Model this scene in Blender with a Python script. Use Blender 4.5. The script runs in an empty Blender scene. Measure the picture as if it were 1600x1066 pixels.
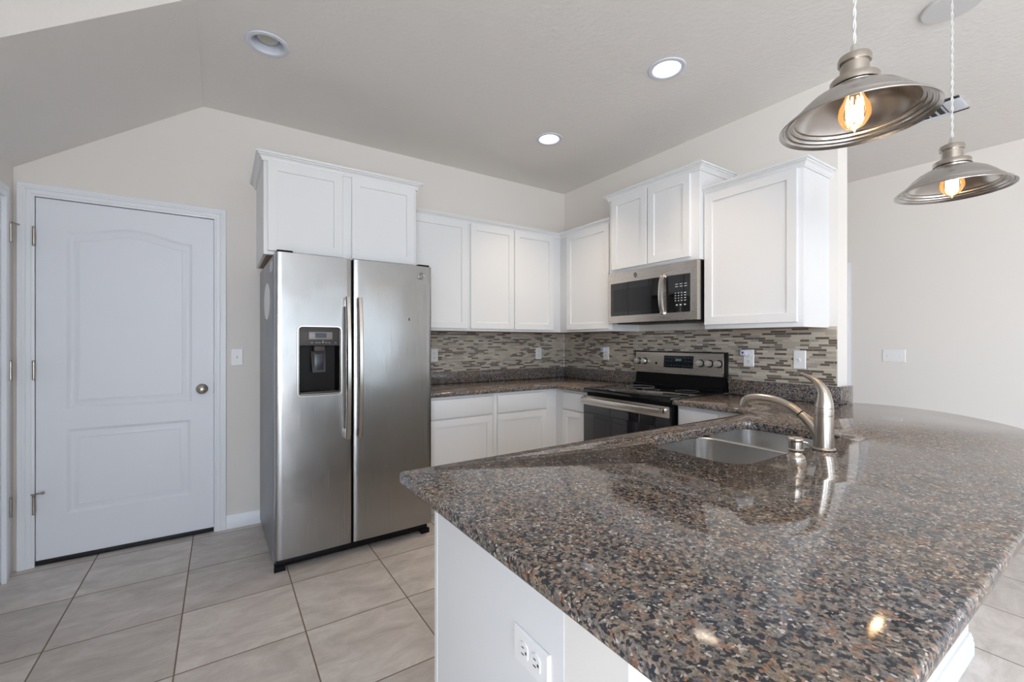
import bpy, bmesh, math, random
from math import pi, sin, cos, radians
from mathutils import Vector, Matrix

random.seed(7)
SC = bpy.context.scene
COL = SC.collection
CEIL = 2.7707

# ------------------------------------------------------------------ camera
cam_d = bpy.data.cameras.new('camera')
cam = bpy.data.objects.new('camera', cam_d)
COL.objects.link(cam)
cam.location = (-2.9605, -3.4734, 1.244)
cam.rotation_euler = (pi / 2, 0, radians(56.357) - pi / 2)
cam_d.sensor_width = 36.0
cam_d.lens = 683.85 * 36.0 / 1600.0
cam_d.shift_y = (534.11 - 533.0) / 1600.0
cam_d.clip_start = 0.02
SC.camera = cam

# ------------------------------------------------------------------ colour management, world, light
vs = SC.view_settings
vs.view_transform = 'Standard'
vs.look = 'None'
vs.gamma = 1.0
vs.use_curve_mapping = False
vs.exposure = 0.30
SC.cycles.use_denoising = True
SC.cycles.max_bounces = 14
SC.cycles.diffuse_bounces = 8
SC.cycles.glossy_bounces = 6
SC.cycles.transparent_max_bounces = 12
SC.cycles.sample_clamp_indirect = 8.0
SC.cycles.caustics_reflective = False
SC.cycles.caustics_refractive = False

SKY = 11.0
w = bpy.data.worlds.new('daylight')
SC.world = w
w.use_nodes = True
nt = w.node_tree
bg = nt.nodes['Background']
tc = nt.nodes.new('ShaderNodeTexCoord')
sp = nt.nodes.new('ShaderNodeSeparateXYZ')
rp = nt.nodes.new('ShaderNodeValToRGB')
nt.links.new(tc.outputs['Generated'], sp.inputs[0])
mp = nt.nodes.new('ShaderNodeMapRange')
mp.inputs['From Min'].default_value = -0.25
mp.inputs['From Max'].default_value = 0.25
nt.links.new(sp.outputs['Z'], mp.inputs['Value'])
nt.links.new(mp.outputs[0], rp.inputs[0])
rp.color_ramp.elements[0].position = 0.42
rp.color_ramp.elements[0].color = (0.92, 0.95, 1.0, 1)
rp.color_ramp.elements[1].position = 0.56
rp.color_ramp.elements[1].color = (0.75, 0.86, 1.0, 1)
nt.links.new(rp.outputs[0], bg.inputs['Color'])
bg.inputs['Strength'].default_value = SKY

YF = -7.5
XL, XF = -3.897, 2.06      # left wall, far dining wall
ADDED_WINDOWS = [(-3.85, -2.55, 0.02, 2.40), (-1.90, 0.50, 0.30, 2.05)]     # invented openings behind the camera, there to supply daylight (x0,x1,z0,z1)
ADDED_LEFT_WINDOW = (-5.9, -4.3, 0.25, 2.40)          # left-wall opening added behind the camera for more daylight (y0,y1,z0,z1)


def portal(loc, rz, sx, sz):
    ld = bpy.data.lights.new('window_portal', 'AREA')
    ld.shape = 'RECTANGLE'
    ld.size = sx
    ld.size_y = sz
    ld.cycles.is_portal = True
    lo = bpy.data.objects.new('window_portal', ld)
    lo.location = loc
    lo.rotation_euler = (pi / 2, 0, rz)
    COL.objects.link(lo)


for (x0, x1, z0, z1) in ADDED_WINDOWS:
    portal(((x0 + x1) / 2, YF - 0.06, (z0 + z1) / 2), 0, x1 - x0, z1 - z0)
for (y0, y1, z0, z1), x, rz in ((ADDED_LEFT_WINDOW, XL - 0.06, -pi / 2),):
    portal((x, (y0 + y1) / 2, (z0 + z1) / 2), rz, y1 - y0, z1 - z0)


# ------------------------------------------------------------------ materials
def lin(c):
    c = c / 255.0
    return c / 12.92 if c <= 0.04045 else ((c + 0.055) / 1.055) ** 2.4


def rgb(r, g, b):
    return (lin(r), lin(g), lin(b), 1.0)


def newmat(name):
    m = bpy.data.materials.new(name)
    m.use_nodes = True
    return m, m.node_tree, m.node_tree.nodes['Principled BSDF']


def link(t, a, b):
    t.links.new(a, b)


def node(t, kind, **kw):
    n = t.nodes.new(kind)
    for k, v in kw.items():
        setattr(n, k, v)
    return n


def math_n(t, op, a, b=None):
    n = t.nodes.new('ShaderNodeMath')
    n.operation = op
    for i, x in enumerate((a, b)):
        if x is None:
            continue
        if hasattr(x, 'is_linked'):
            t.links.new(x, n.inputs[i])
        else:
            n.inputs[i].default_value = x
    return n.outputs[0]


def plain(name, col, rough=0.5, metal=0.0, bump=0.0, bscale=200.0, bdist=0.001, spec=None, coat=0.0):
    m, t, p = newmat(name)
    p.inputs['Base Color'].default_value = col
    p.inputs['Roughness'].default_value = rough
    p.inputs['Metallic'].default_value = metal
    if spec is not None:
        p.inputs['Specular IOR Level'].default_value = spec
    if coat:
        p.inputs['Coat Weight'].default_value = coat
    c = node(t, 'ShaderNodeTexCoord')
    n = node(t, 'ShaderNodeTexNoise')
    n.inputs['Scale'].default_value = bscale
    n.inputs['Detail'].default_value = 3
    link(t, c.outputs['Object'], n.inputs['Vector'])
    if bump:
        b = node(t, 'ShaderNodeBump')
        b.inputs['Strength'].default_value = bump
        b.inputs['Distance'].default_value = bdist
        link(t, n.outputs['Fac'], b.inputs['Height'])
        link(t, b.outputs[0], p.inputs['Normal'])
    else:
        r = node(t, 'ShaderNodeMapRange')
        k_ = 0.008 if metal else 0.03
        r.inputs['To Min'].default_value = max(0.0, rough - k_)
        r.inputs['To Max'].default_value = min(1.0, rough + k_)
        link(t, n.outputs['Fac'], r.inputs['Value'])
        link(t, r.outputs[0], p.inputs['Roughness'])
    return m


def brushed(name, col, rough=0.28, axis='z', wave=0.0, grain=0.05):
    m, t, p = newmat(name)
    p.inputs['Base Color'].default_value = col
    p.inputs['Metallic'].default_value = 1.0
    c = node(t, 'ShaderNodeTexCoord')
    mp_ = node(t, 'ShaderNodeMapping')
    s = {'z': (420, 420, 3), 'x': (3, 420, 420), 'y': (420, 3, 420)}[axis]
    mp_.inputs['Scale'].default_value = s
    link(t, c.outputs['Object'], mp_.inputs['Vector'])
    n = node(t, 'ShaderNodeTexNoise')
    n.inputs['Scale'].default_value = 1.0
    n.inputs['Detail'].default_value = 2
    link(t, mp_.outputs[0], n.inputs['Vector'])
    r = node(t, 'ShaderNodeMapRange')
    r.inputs['To Min'].default_value = rough - grain
    r.inputs['To Max'].default_value = rough + grain * 2
    link(t, n.outputs['Fac'], r.inputs['Value'])
    link(t, r.outputs[0], p.inputs['Roughness'])
    b = node(t, 'ShaderNodeBump')
    b.inputs['Strength'].default_value = 0.05
    b.inputs['Distance'].default_value = 0.0004
    link(t, n.outputs['Fac'], b.inputs['Height'])
    last = b
    if wave:
        n2 = node(t, 'ShaderNodeTexNoise')
        n2.inputs['Scale'].default_value = 3.2
        n2.inputs['Detail'].default_value = 1.5
        link(t, c.outputs['Object'], n2.inputs['Vector'])
        b2 = node(t, 'ShaderNodeBump')
        b2.inputs['Strength'].default_value = 1.0
        b2.inputs['Distance'].default_value = wave
        link(t, n2.outputs['Fac'], b2.inputs['Height'])
        link(t, b.outputs[0], b2.inputs['Normal'])
        last = b2
    link(t, last.outputs[0], p.inputs['Normal'])
    return m


def emitter(name, col, strength):
    m, t, p = newmat(name)
    p.inputs['Base Color'].default_value = (0.8, 0.8, 0.8, 1)
    p.inputs['Emission Color'].default_value = col
    p.inputs['Emission Strength'].default_value = strength
    return m


def granite_mat():
    m, t, p = newmat('granite')
    c = node(t, 'ShaderNodeTexCoord')

    def noise(scale, detail=4.0, rough=0.6, dist=0.0):
        n = node(t, 'ShaderNodeTexNoise')
        n.inputs['Scale'].default_value = scale
        n.inputs['Detail'].default_value = detail
        n.inputs['Roughness'].default_value = rough
        n.inputs['Distortion'].default_value = dist
        link(t, c.outputs['Object'], n.inputs['Vector'])
        return n

    def ramp(src, stops, mode='LINEAR'):
        r = node(t, 'ShaderNodeValToRGB')
        r.color_ramp.interpolation = mode
        e = r.color_ramp.elements
        e[0].position, e[0].color = stops[0]
        e[1].position, e[1].color = stops[1]
        for pos, cc in stops[2:]:
            e.new(pos).color = cc
        link(t, src, r.inputs[0])
        return r.outputs[0]

    def mix(fac, a, b, mode='MIX'):
        n = node(t, 'ShaderNodeMix', data_type='RGBA', blend_type=mode)
        for nm, x in (('Factor', fac), ('A', a), ('B', b)):
            if hasattr(x, 'is_linked'):
                link(t, x, n.inputs[nm])
            else:
                n.inputs[nm].default_value = x
        return n.outputs['Result']
    # warped coordinates for irregular grains
    wv = noise(70, 3)
    sub = node(t, 'ShaderNodeVectorMath', operation='SUBTRACT')
    sub.inputs[1].default_value = (0.5, 0.5, 0.5)
    link(t, wv.outputs['Color'], sub.inputs[0])
    sc_ = node(t, 'ShaderNodeVectorMath', operation='SCALE')
    sc_.inputs['Scale'].default_value = 0.014
    link(t, sub.outputs[0], sc_.inputs[0])
    add = node(t, 'ShaderNodeVectorMath', operation='ADD')
    link(t, c.outputs['Object'], add.inputs[0])
    link(t, sc_.outputs[0], add.inputs[1])

    def cells(scale):
        v = node(t, 'ShaderNodeTexVoronoi', feature='SMOOTH_F1')
        v.inputs['Scale'].default_value = scale
        v.inputs['Smoothness'].default_value = 0.35
        link(t, add.outputs[0], v.inputs['Vector'])
        s_ = node(t, 'ShaderNodeSeparateColor')
        link(t, v.outputs['Color'], s_.inputs[0])
        return s_
    big = cells(95)
    hue = ramp(big.outputs[0], [(0.10, rgb(108, 110, 114)), (0.36, rgb(146, 141, 136)), (0.50, rgb(160, 124, 104)), (0.62, rgb(160, 154, 140)), (0.78, rgb(124, 122, 122)), (0.92, rgb(172, 164, 156))])
    # light and dark mottling inside the grains
    tone = ramp(noise(190, 5, 0.65).outputs['Fac'], [(0.30, rgb(118, 118, 120)), (0.52, rgb(226, 226, 226)), (0.70, (1, 1, 1, 1))])
    body = mix(1.0, hue, tone, 'MULTIPLY')
    # dark mica between the grains
    sm = cells(170)
    dk = ramp(math_n(t, 'ADD', math_n(t, 'MULTIPLY', sm.outputs[1], 0.62), math_n(t, 'MULTIPLY', noise(120, 4, 0.6).outputs['Fac'], 0.55)),
              [(0.42, (1, 1, 1, 1)), (0.53, (0, 0, 0, 1))])
    body = mix(dk, body, rgb(48, 52, 60))
    # pale quartz flecks
    fl_ = ramp(cells(230).outputs[2], [(0.90, (0, 0, 0, 1)), (0.95, (1, 1, 1, 1))])
    body = mix(fl_, body, rgb(186, 182, 178))
    # broad drifts of warmer and cooler stone
    drift = ramp(noise(5, 3).outputs['Fac'], [(0.36, rgb(248, 248, 252)), (0.62, rgb(255, 240, 224))])
    body = mix(1.0, body, drift, 'MULTIPLY')
    link(t, body, p.inputs['Base Color'])
    p.inputs['Roughness'].default_value = 0.06
    p.inputs['Specular IOR Level'].default_value = 0.45
    return m


def tile_floor_mat():
    m, t, p = newmat('floor_tile')
    c = node(t, 'ShaderNodeTexCoord')
    s = node(t, 'ShaderNodeSeparateXYZ')
    link(t, c.outputs['Object'], s.inputs[0])
    px, py = 0.4505, 0.4475
    u = math_n(t, 'DIVIDE', math_n(t, 'ADD', s.outputs['X'], 2.2055 + px * 20), px)
    v = math_n(t, 'DIVIDE', math_n(t, 'ADD', s.outputs['Y'], 1.4185 + py * 20), py)
    fu, fv = math_n(t, 'FRACT', u), math_n(t, 'FRACT', v)
    du = math_n(t, 'MINIMUM', fu, math_n(t, 'SUBTRACT', 1.0, fu))
    dv = math_n(t, 'MINIMUM', fv, math_n(t, 'SUBTRACT', 1.0, fv))
    d = math_n(t, 'MINIMUM', du, dv)
    mask = node(t, 'ShaderNodeMapRange')
    mask.inputs['From Min'].default_value = 0.0045
    mask.inputs['From Max'].default_value = 0.0080
    link(t, d, mask.inputs['Value'])
    cell = node(t, 'ShaderNodeCombineXYZ')
    link(t, math_n(t, 'FLOOR', u), cell.inputs[0])
    link(t, math_n(t, 'FLOOR', v), cell.inputs[1])
    wn = node(t, 'ShaderNodeTexWhiteNoise')
    link(t, cell.outputs[0], wn.inputs['Vector'])
    off = node(t, 'ShaderNodeVectorMath', operation='MULTIPLY_ADD')
    link(t, wn.outputs['Color'], off.inputs[0])
    off.inputs[1].default_value = (30, 30, 30)
    link(t, c.outputs['Object'], off.inputs[2])
    mpg = node(t, 'ShaderNodeMapping')
    mpg.inputs['Scale'].default_value = (1.0, 1.9, 1.0)
    mpg.inputs['Rotation'].default_value = (0, 0, 0.35)
    link(t, off.outputs[0], mpg.inputs['Vector'])
    n1 = node(t, 'ShaderNodeTexNoise')
    n1.inputs['Scale'].default_value = 5.0
    n1.inputs['Detail'].default_value = 9
    n1.inputs['Roughness'].default_value = 0.72
    n1.inputs['Distortion'].default_value = 0.6
    link(t, mpg.outputs[0], n1.inputs['Vector'])
    r = node(t, 'ShaderNodeValToRGB')
    e = r.color_ramp.elements
    e[0].position, e[0].color = 0.28, rgb(174, 166, 160)
    e[1].position, e[1].color = 0.78, rgb(224, 218, 213)
    x = e.new(0.5)
    x.color = rgb(198, 190, 184)
    link(t, n1.outputs['Fac'], r.inputs[0])
    tint = node(t, 'ShaderNodeMix', data_type='RGBA', blend_type='MULTIPLY')
    tint.inputs['Factor'].default_value = 1.0
    br = node(t, 'ShaderNodeMapRange')
    br.inputs['To Min'].default_value = 0.90
    br.inputs['To Max'].default_value = 1.06
    link(t, wn.outputs['Value'], br.inputs['Value'])
    link(t, r.outputs[0], tint.inputs['A'])
    link(t, br.outputs[0], tint.inputs['B'])
    mx = node(t, 'ShaderNodeMix', data_type='RGBA')
    link(t, mask.outputs[0], mx.inputs['Factor'])
    mx.inputs['A'].default_value = rgb(122, 106, 94)
    link(t, tint.outputs['Result'], mx.inputs['B'])
    link(t, mx.outputs['Result'], p.inputs['Base Color'])
    rr = node(t, 'ShaderNodeMapRange')
    rr.inputs['To Min'].default_value = 0.85
    rr.inputs['To Max'].default_value = 0.42
    link(t, mask.outputs[0], rr.inputs['Value'])
    link(t, rr.outputs[0], p.inputs['Roughness'])
    hsum = math_n(t, 'ADD', mask.outputs[0], math_n(t, 'MULTIPLY', n1.outputs['Fac'], 0.5))
    b = node(t, 'ShaderNodeBump')
    b.inputs['Strength'].default_value = 0.5
    b.inputs['Distance'].default_value = 0.0015
    link(t, hsum, b.inputs['Height'])
    link(t, b.outputs[0], p.inputs['Normal'])
    return m


def mosaic_mat(name, axis):
    """linear glass and stone mosaic; axis = the wall's running direction"""
    m, t, p = newmat(name)
    c = node(t, 'ShaderNodeTexCoord')
    s = node(t, 'ShaderNodeSeparateXYZ')
    link(t, c.outputs['Object'], s.inputs[0])
    run = s.outputs['X' if axis == 'x' else 'Y']
    H = 0.0142
    v = math_n(t, 'DIVIDE', math_n(t, 'ADD', s.outputs['Z'], 1.0), H)
    row = math_n(t, 'FLOOR', v)
    wn = node(t, 'ShaderNodeTexWhiteNoise', noise_dimensions='1D')
    link(t, row, wn.inputs['W'])
    sc = node(t, 'ShaderNodeSeparateColor')
    link(t, wn.outputs['Color'], sc.inputs[0])
    length = math_n(t, 'ADD', 0.050, math_n(t, 'MULTIPLY', math_n(t, 'FLOOR', math_n(t, 'MULTIPLY', sc.outputs[1], 2.99)), 0.022))
    u = math_n(t, 'ADD', math_n(t, 'DIVIDE', run, length), math_n(t, 'MULTIPLY', sc.outputs[0], 37.0))
    fu, fv = math_n(t, 'FRACT', u), math_n(t, 'FRACT', v)
    du = math_n(t, 'MULTIPLY', math_n(t, 'MINIMUM', fu, math_n(t, 'SUBTRACT', 1.0, fu)), length)
    dv = math_n(t, 'MULTIPLY', math_n(t, 'MINIMUM', fv, math_n(t, 'SUBTRACT', 1.0, fv)), H)
    mask = node(t, 'ShaderNodeMapRange')
    mask.inputs['From Min'].default_value = 0.0007
    mask.inputs['From Max'].default_value = 0.0014
    link(t, math_n(t, 'MINIMUM', du, dv), mask.inputs['Value'])
    cv = node(t, 'ShaderNodeCombineXYZ')
    link(t, math_n(t, 'FLOOR', u), cv.inputs[0])
    link(t, row, cv.inputs[1])
    w2 = node(t, 'ShaderNodeTexWhiteNoise')
    link(t, cv.outputs[0], w2.inputs['Vector'])
    r = node(t, 'ShaderNodeValToRGB')
    r.color_ramp.interpolation = 'CONSTANT'
    e = r.color_ramp.elements
    e[0].position, e[0].color = 0.0, rgb(100, 89, 80)
    e[1].position, e[1].color = 0.24, rgb(126, 115, 104)
    for pos, cc in ((0.32, rgb(174, 164, 149)), (0.55, rgb(188, 178, 163)), (0.75, rgb(156, 149, 139)), (0.88, rgb(198, 189, 173))):
        e.new(pos).color = cc
    link(t, w2.outputs['Value'], r.inputs[0])
    mx = node(t, 'ShaderNodeMix', data_type='RGBA')
    link(t, mask.outputs[0], mx.inputs['Factor'])
    mx.inputs['A'].default_value = rgb(174, 166, 154)
    link(t, r.outputs[0], mx.inputs['B'])
    link(t, mx.outputs['Result'], p.inputs['Base Color'])
    gl = math_n(t, 'GREATER_THAN', w2.outputs['Value'], 0.34)
    rr = node(t, 'ShaderNodeMapRange')
    rr.inputs['To Min'].default_value = 0.16
    rr.inputs['To Max'].default_value = 0.36
    link(t, gl, rr.inputs['Value'])
    link(t, rr.outputs[0], p.inputs['Roughness'])
    b = node(t, 'ShaderNodeBump')
    b.inputs['Strength'].default_value = 0.6
    b.inputs['Distance'].default_value = 0.001
    link(t, mask.outputs[0], b.inputs['Height'])
    link(t, b.outputs[0], p.inputs['Normal'])
    return m


def glass_mat():
    m = bpy.data.materials.new('bulb_glass')
    m.use_nodes = True
    t = m.node_tree
    t.nodes.clear()
    o = node(t, 'ShaderNodeOutputMaterial')
    tr = node(t, 'ShaderNodeBsdfTransparent')
    tr.inputs['Color'].default_value = (1.0, 0.93, 0.82, 1)
    g = node(t, 'ShaderNodeBsdfGlossy')
    g.inputs['Roughness'].default_value = 0.03
    g.inputs['Color'].default_value = (1, 0.95, 0.88, 1)
    f = node(t, 'ShaderNodeFresnel')
    f.inputs['IOR'].default_value = 1.5
    mx = node(t, 'ShaderNodeMixShader')
    link(t, f.outputs[0], mx.inputs[0])
    link(t, tr.outputs[0], mx.inputs[1])
    link(t, g.outputs[0], mx.inputs[2])
    em = node(t, 'ShaderNodeEmission')          # the lit bulb's glass glows faintly amber
    em.inputs['Color'].default_value = (1.0, 0.55, 0.22, 1)
    em.inputs['Strength'].default_value = 0.10
    ad = node(t, 'ShaderNodeAddShader')
    link(t, mx.outputs[0], ad.inputs[0])
    link(t, em.outputs[0], ad.inputs[1])
    link(t, ad.outputs[0], o.inputs['Surface'])
    return m


M = {}
M['wall'] = plain('wall_paint', rgb(226, 222, 217), 0.85, bump=0.25, bscale=160, bdist=0.0012)
M['ceiling'] = plain('ceiling_knockdown', rgb(228, 225, 221), 0.9, bump=0.7, bscale=42, bdist=0.004)
M['trim'] = plain('trim_white', rgb(228, 231, 236), 0.35)
M['door'] = plain('door_white', rgb(226, 229, 235), 0.42)
M['cab'] = plain('cabinet_white', rgb(224, 225, 226), 0.38)
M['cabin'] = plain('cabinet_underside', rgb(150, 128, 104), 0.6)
M['floor'] = tile_floor_mat()
M['granite'] = granite_mat()
M['mosx'] = mosaic_mat('mosaic_rear', 'x')
M['mosy'] = mosaic_mat('mosaic_right', 'y')
M['steel'] = brushed('stainless_door', rgb(160, 160, 160), 0.22, 'z', wave=0.006)
M['steelx'] = brushed('stainless_panel', rgb(206, 199, 192), 0.26, 'y')
M['bowl'] = plain('sink_steel', rgb(208, 207, 206), 0.25, metal=1.0)
M['nickel'] = plain('brushed_nickel', rgb(182, 174, 164), 0.27, metal=1.0)
M['shade'] = plain('shade_metal', rgb(186, 182, 178), 0.25, metal=1.0)
M['handle'] = brushed('steel_handle', rgb(205, 200, 194), 0.2, 'z')
M['fside'] = plain('fridge_side_grey', rgb(126, 129, 135), 0.34)
M['black'] = plain('black_plastic', rgb(12, 12, 14), 0.35, spec=0.2)
M['blackglass'] = plain('black_glass', rgb(8, 9, 11), 0.06, coat=0.5)
M['ovenglass'] = plain('oven_glass', rgb(26, 26, 31), 0.08)
M['mwglass'] = plain('microwave_glass', rgb(22, 24, 27), 0.1)
M['darkgrey'] = plain('dark_grey_plastic', rgb(66, 62, 60), 0.45, spec=0.25)
M['midgrey'] = plain('mid_grey_plastic', rgb(124, 121, 120), 0.35)
M['lcd'] = plain('display_dark', rgb(14, 18, 24), 0.15)
M['plate'] = plain('plate_white', rgb(232, 232, 232), 0.35)
M['slot'] = plain('slot_dark', rgb(60, 58, 56), 0.6)
M['mark'] = plain('panel_marks', rgb(196, 200, 204), 0.5)
M['plug'] = plain('plug_in_white', rgb(206, 208, 226), 0.35)
M['rubber'] = plain('door_sweep_black', rgb(12, 12, 13), 0.6)
M['can'] = plain('can_trim', rgb(214, 218, 228), 0.4)
M['ventdark'] = plain('vent_dark', rgb(48, 50, 52), 0.7)
M['glass'] = glass_mat()
M['cord'] = plain('clear_cord', rgb(214, 214, 212), 0.25)
M['filament'] = emitter('filament', (1.0, 0.74, 0.42, 1), 14.0)
M['canlens'] = emitter('can_lens', (1.0, 0.94, 0.84, 1), 3.0)
M['ledoff'] = plain('bulb_off', rgb(190, 192, 190), 0.4)
M['ledyellow'] = plain('led_yellow', rgb(206, 202, 150), 0.5)
M['knob'] = plain('knob_silver', rgb(222, 218, 212), 0.38, metal=0.8)
M['chrome'] = plain('chrome', rgb(214, 212, 208), 0.12, metal=1.0)


# ------------------------------------------------------------------ geometry helpers
def BM():
    return bmesh.new()


def box(bm, x0, x1, y0, y1, z0, z1, bev=0.0, seg=2):
    x0, x1 = min(x0, x1), max(x0, x1)
    y0, y1 = min(y0, y1), max(y0, y1)
    z0, z1 = min(z0, z1), max(z0, z1)
    r = bmesh.ops.create_cube(bm, size=1.0)
    vs_ = r['verts']
    for v in vs_:
        v.co = Vector(((x0 + x1) / 2 + v.co.x * (x1 - x0), (y0 + y1) / 2 + v.co.y * (y1 - y0), (z0 + z1) / 2 + v.co.z * (z1 - z0)))
    if bev > 0:
        es = list({e for v in vs_ for e in v.link_edges})
        bmesh.ops.bevel(bm, geom=es, offset=bev, segments=seg, affect='EDGES', profile=0.5)
    return bm


def loft(bm, loops, cap0=True, cap1=True, closed=True):
    """loops of equal length joined by quads"""
    rows = [[bm.verts.new(p) for p in L] for L in loops]
    n = len(rows[0])
    for a, b in zip(rows, rows[1:]):
        for i in range(n if closed else n - 1):
            j = (i + 1) % n
            bm.faces.new((a[i], a[j], b[j], b[i]))
    if cap0:
        bm.faces.new(rows[0][::-1])
    if cap1:
        bm.faces.new(rows[-1])
    return rows


def lathe(bm, prof, cx=0, cy=0, n=32, axis=None, cap=True):
    """prof: (r,z) list; revolve around z at (cx,cy)"""
    loops = []
    for r, z in prof:
        r = max(r, 1e-5)
        loops.append([(cx + r * cos(2 * pi * i / n), cy + r * sin(2 * pi * i / n), z) for i in range(n)])
    return loft(bm, loops, cap, cap)


def frame_of(d):
    d = d.normalized()
    up = Vector((0, 0, 1)) if abs(d.z) < 0.95 else Vector((1, 0, 0))
    a = d.cross(up).normalized()
    return a, d.cross(a).normalized()


def tube(bm, pts, rad, n=12, sy=1.0, cap=True):
    """round tube through pts; rad a number or a list; parallel transported"""
    P = [Vector(p) for p in pts]
    R = rad if isinstance(rad, (list, tuple)) else [rad] * len(P)
    T = []
    for i in range(len(P)):
        a = P[max(i - 1, 0)]
        b = P[min(i + 1, len(P) - 1)]
        T.append((b - a).normalized())
    A, B = frame_of(T[0])
    loops = []
    for i, p in enumerate(P):
        if i:
            q = T[i - 1].rotation_difference(T[i])
            A = q @ A
            B = q @ B
        loops.append([p + A * (R[i] * cos(2 * pi * k / n)) + B * (R[i] * sy * sin(2 * pi * k / n)) for k in range(n)])
    return loft(bm, loops, cap, cap)


def smooth_path(pts, k=8):
    """Catmull-Rom; each point may carry extra values (radius)"""
    out = []
    P = [Vector(p) if len(p) <= 3 else p for p in pts]
    P = [tuple(p) for p in pts]
    n = len(P)
    for i in range(n - 1):
        p0, p1, p2, p3 = P[max(i - 1, 0)], P[i], P[i + 1], P[min(i + 2, n - 1)]
        for s in range(k):
            u = s / k
            out.append(tuple(0.5 * ((2 * b) + (-a + c) * u + (2 * a - 5 * b + 4 * c - d) * u * u + (-a + 3 * b - 3 * c + d) * u ** 3)
                             for a, b, c, d in zip(p0, p1, p2, p3)))
    out.append(P[-1])
    return out


def sweep(bm, prof, path, normal, side=1):
    """sweep a closed profile (a: sideways, b: along normal) along an open mitred path in the plane with the given normal"""
    N = Vector(normal).normalized()
    P = [Vector(p) for p in path]
    loops = []
    for i, p in enumerate(P):
        d0 = (P[i] - P[i - 1]).normalized() if i > 0 else None
        d1 = (P[i + 1] - P[i]).normalized() if i < len(P) - 1 else None
        if d0 is None:
            d0 = d1
        if d1 is None:
            d1 = d0
        l0, l1 = N.cross(d0) * side, N.cross(d1) * side
        m = (l0 + l1)
        m = m / max(1e-6, m.dot(l0))
        loops.append([p + m * a + N * b for a, b in prof])
    return loft(bm, loops, True, True)


def offset_poly(pts, d):
    """offset a closed 2-D polygon inwards by d (counter-clockwise order)"""
    n = len(pts)
    out = []
    for i in range(n):
        a, b, c = Vector(pts[i - 1]), Vector(pts[i]), Vector(pts[(i + 1) % n])
        e0, e1 = (b - a).normalized(), (c - b).normalized()
        n0, n1 = Vector((-e0.y, e0.x)), Vector((-e1.y, e1.x))
        m = n0 + n1
        k = m.dot(n0)
        m = m / k if k > 0.2 else n0
        out.append((b.x + m.x * d, b.y + m.y * d))
    return out


def fillet(pts, radii, k=6):
    """round the corners of a polygon"""
    out = []
    n = len(pts)
    for i in range(n):
        r = radii[i] if isinstance(radii, (list, tuple)) else radii
        a, b, c = Vector(pts[i - 1]), Vector(pts[i]), Vector(pts[(i + 1) % n])
        if r <= 0:
            out.append((b.x, b.y))
            continue
        e0, e1 = (a - b).normalized(), (c - b).normalized()
        ang = e0.angle(e1)
        t = r / math.tan(ang / 2)
        p0, p1 = b + e0 * t, b + e1 * t
        ctr = b + (e0 + e1).normalized() * (r / sin(ang / 2))
        v0, v1 = p0 - ctr, p1 - ctr
        a0 = math.atan2(v0.y, v0.x)
        da = math.atan2(v1.y, v1.x) - a0
        while da > pi:
            da -= 2 * pi
        while da < -pi:
            da += 2 * pi
        for s in range(k + 1):
            th = a0 + da * s / k
            out.append((ctr.x + r * cos(th), ctr.y + r * sin(th)))
    return out


def fill_holes(bm, loops_of_verts):
    es = []
    for L in loops_of_verts:
        for i in range(len(L)):
            e = bm.edges.get((L[i], L[(i + 1) % len(L)]))
            if e is None:
                e = bm.edges.new((L[i], L[(i + 1) % len(L)]))
            es.append(e)
    bmesh.ops.triangle_fill(bm, use_beauty=True, use_dissolve=False, edges=es)


def mapA(u, d, z):          # rear wall: u = x, d = distance from the wall
    return (u, -d, z)


def mapB(u, d, z):          # right wall: u = y, d = distance from the wall
    return (-d, u, z)


def fbox(bm, f, u0, u1, d0, d1, z0, z1, bev=0.0):
    a, b = f(u0, d0, z0), f(u1, d1, z1)
    return box(bm, a[0], b[0], a[1], b[1], a[2], b[2], bev)


def panel(bm, f, u0, u1, z0, z1, d0, d1, fw=0.052, rec=0.009, ch=0.0015):
    """shaker front: flat frame round a sunk flat panel"""
    u0, u1 = min(u0, u1), max(u0, u1)

    def L(i, d):
        return [f(u0 + i, d, z0 + i), f(u1 - i, d, z0 + i), f(u1 - i, d, z1 - i), f(u0 + i, d, z1 - i)]
    loft(bm, [L(0, d0), L(0, d1 - ch), L(ch, d1), L(fw, d1), L(fw + 0.0015, d1 - rec), L(fw + 0.004, d1 - rec)])


def slabfront(bm, f, u0, u1, z0, z1, d0, d1, ch=0.003):
    u0, u1 = min(u0, u1), max(u0, u1)

    def L(i, d):
        return [f(u0 + i, d, z0 + i), f(u1 - i, d, z0 + i), f(u1 - i, d, z1 - i), f(u0 + i, d, z1 - i)]
    loft(bm, [L(0, d0), L(0, d1 - ch), L(ch * 0.4, d1 - ch * 0.3), L(ch, d1)])


# ------------------------------------------------------------------ object helpers
def tag(o, label=None, cat=None, group=None, kind=None):
    if label:
        o['label'] = label
    if cat:
        o['category'] = cat
    if group:
        o['group'] = group
    if kind:
        o['kind'] = kind
    return o


WLOC = {}


def thing(name, label, cat, loc=(0, 0, 0), rz=0.0, group=None, kind=None):
    o = bpy.data.objects.new(name, None)
    o.empty_display_size = 0.1
    COL.objects.link(o)
    o.location = loc
    o.rotation_euler = (0, 0, rz)
    WLOC[o.name] = Vector(loc)
    return tag(o, label, cat, group, kind)


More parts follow.
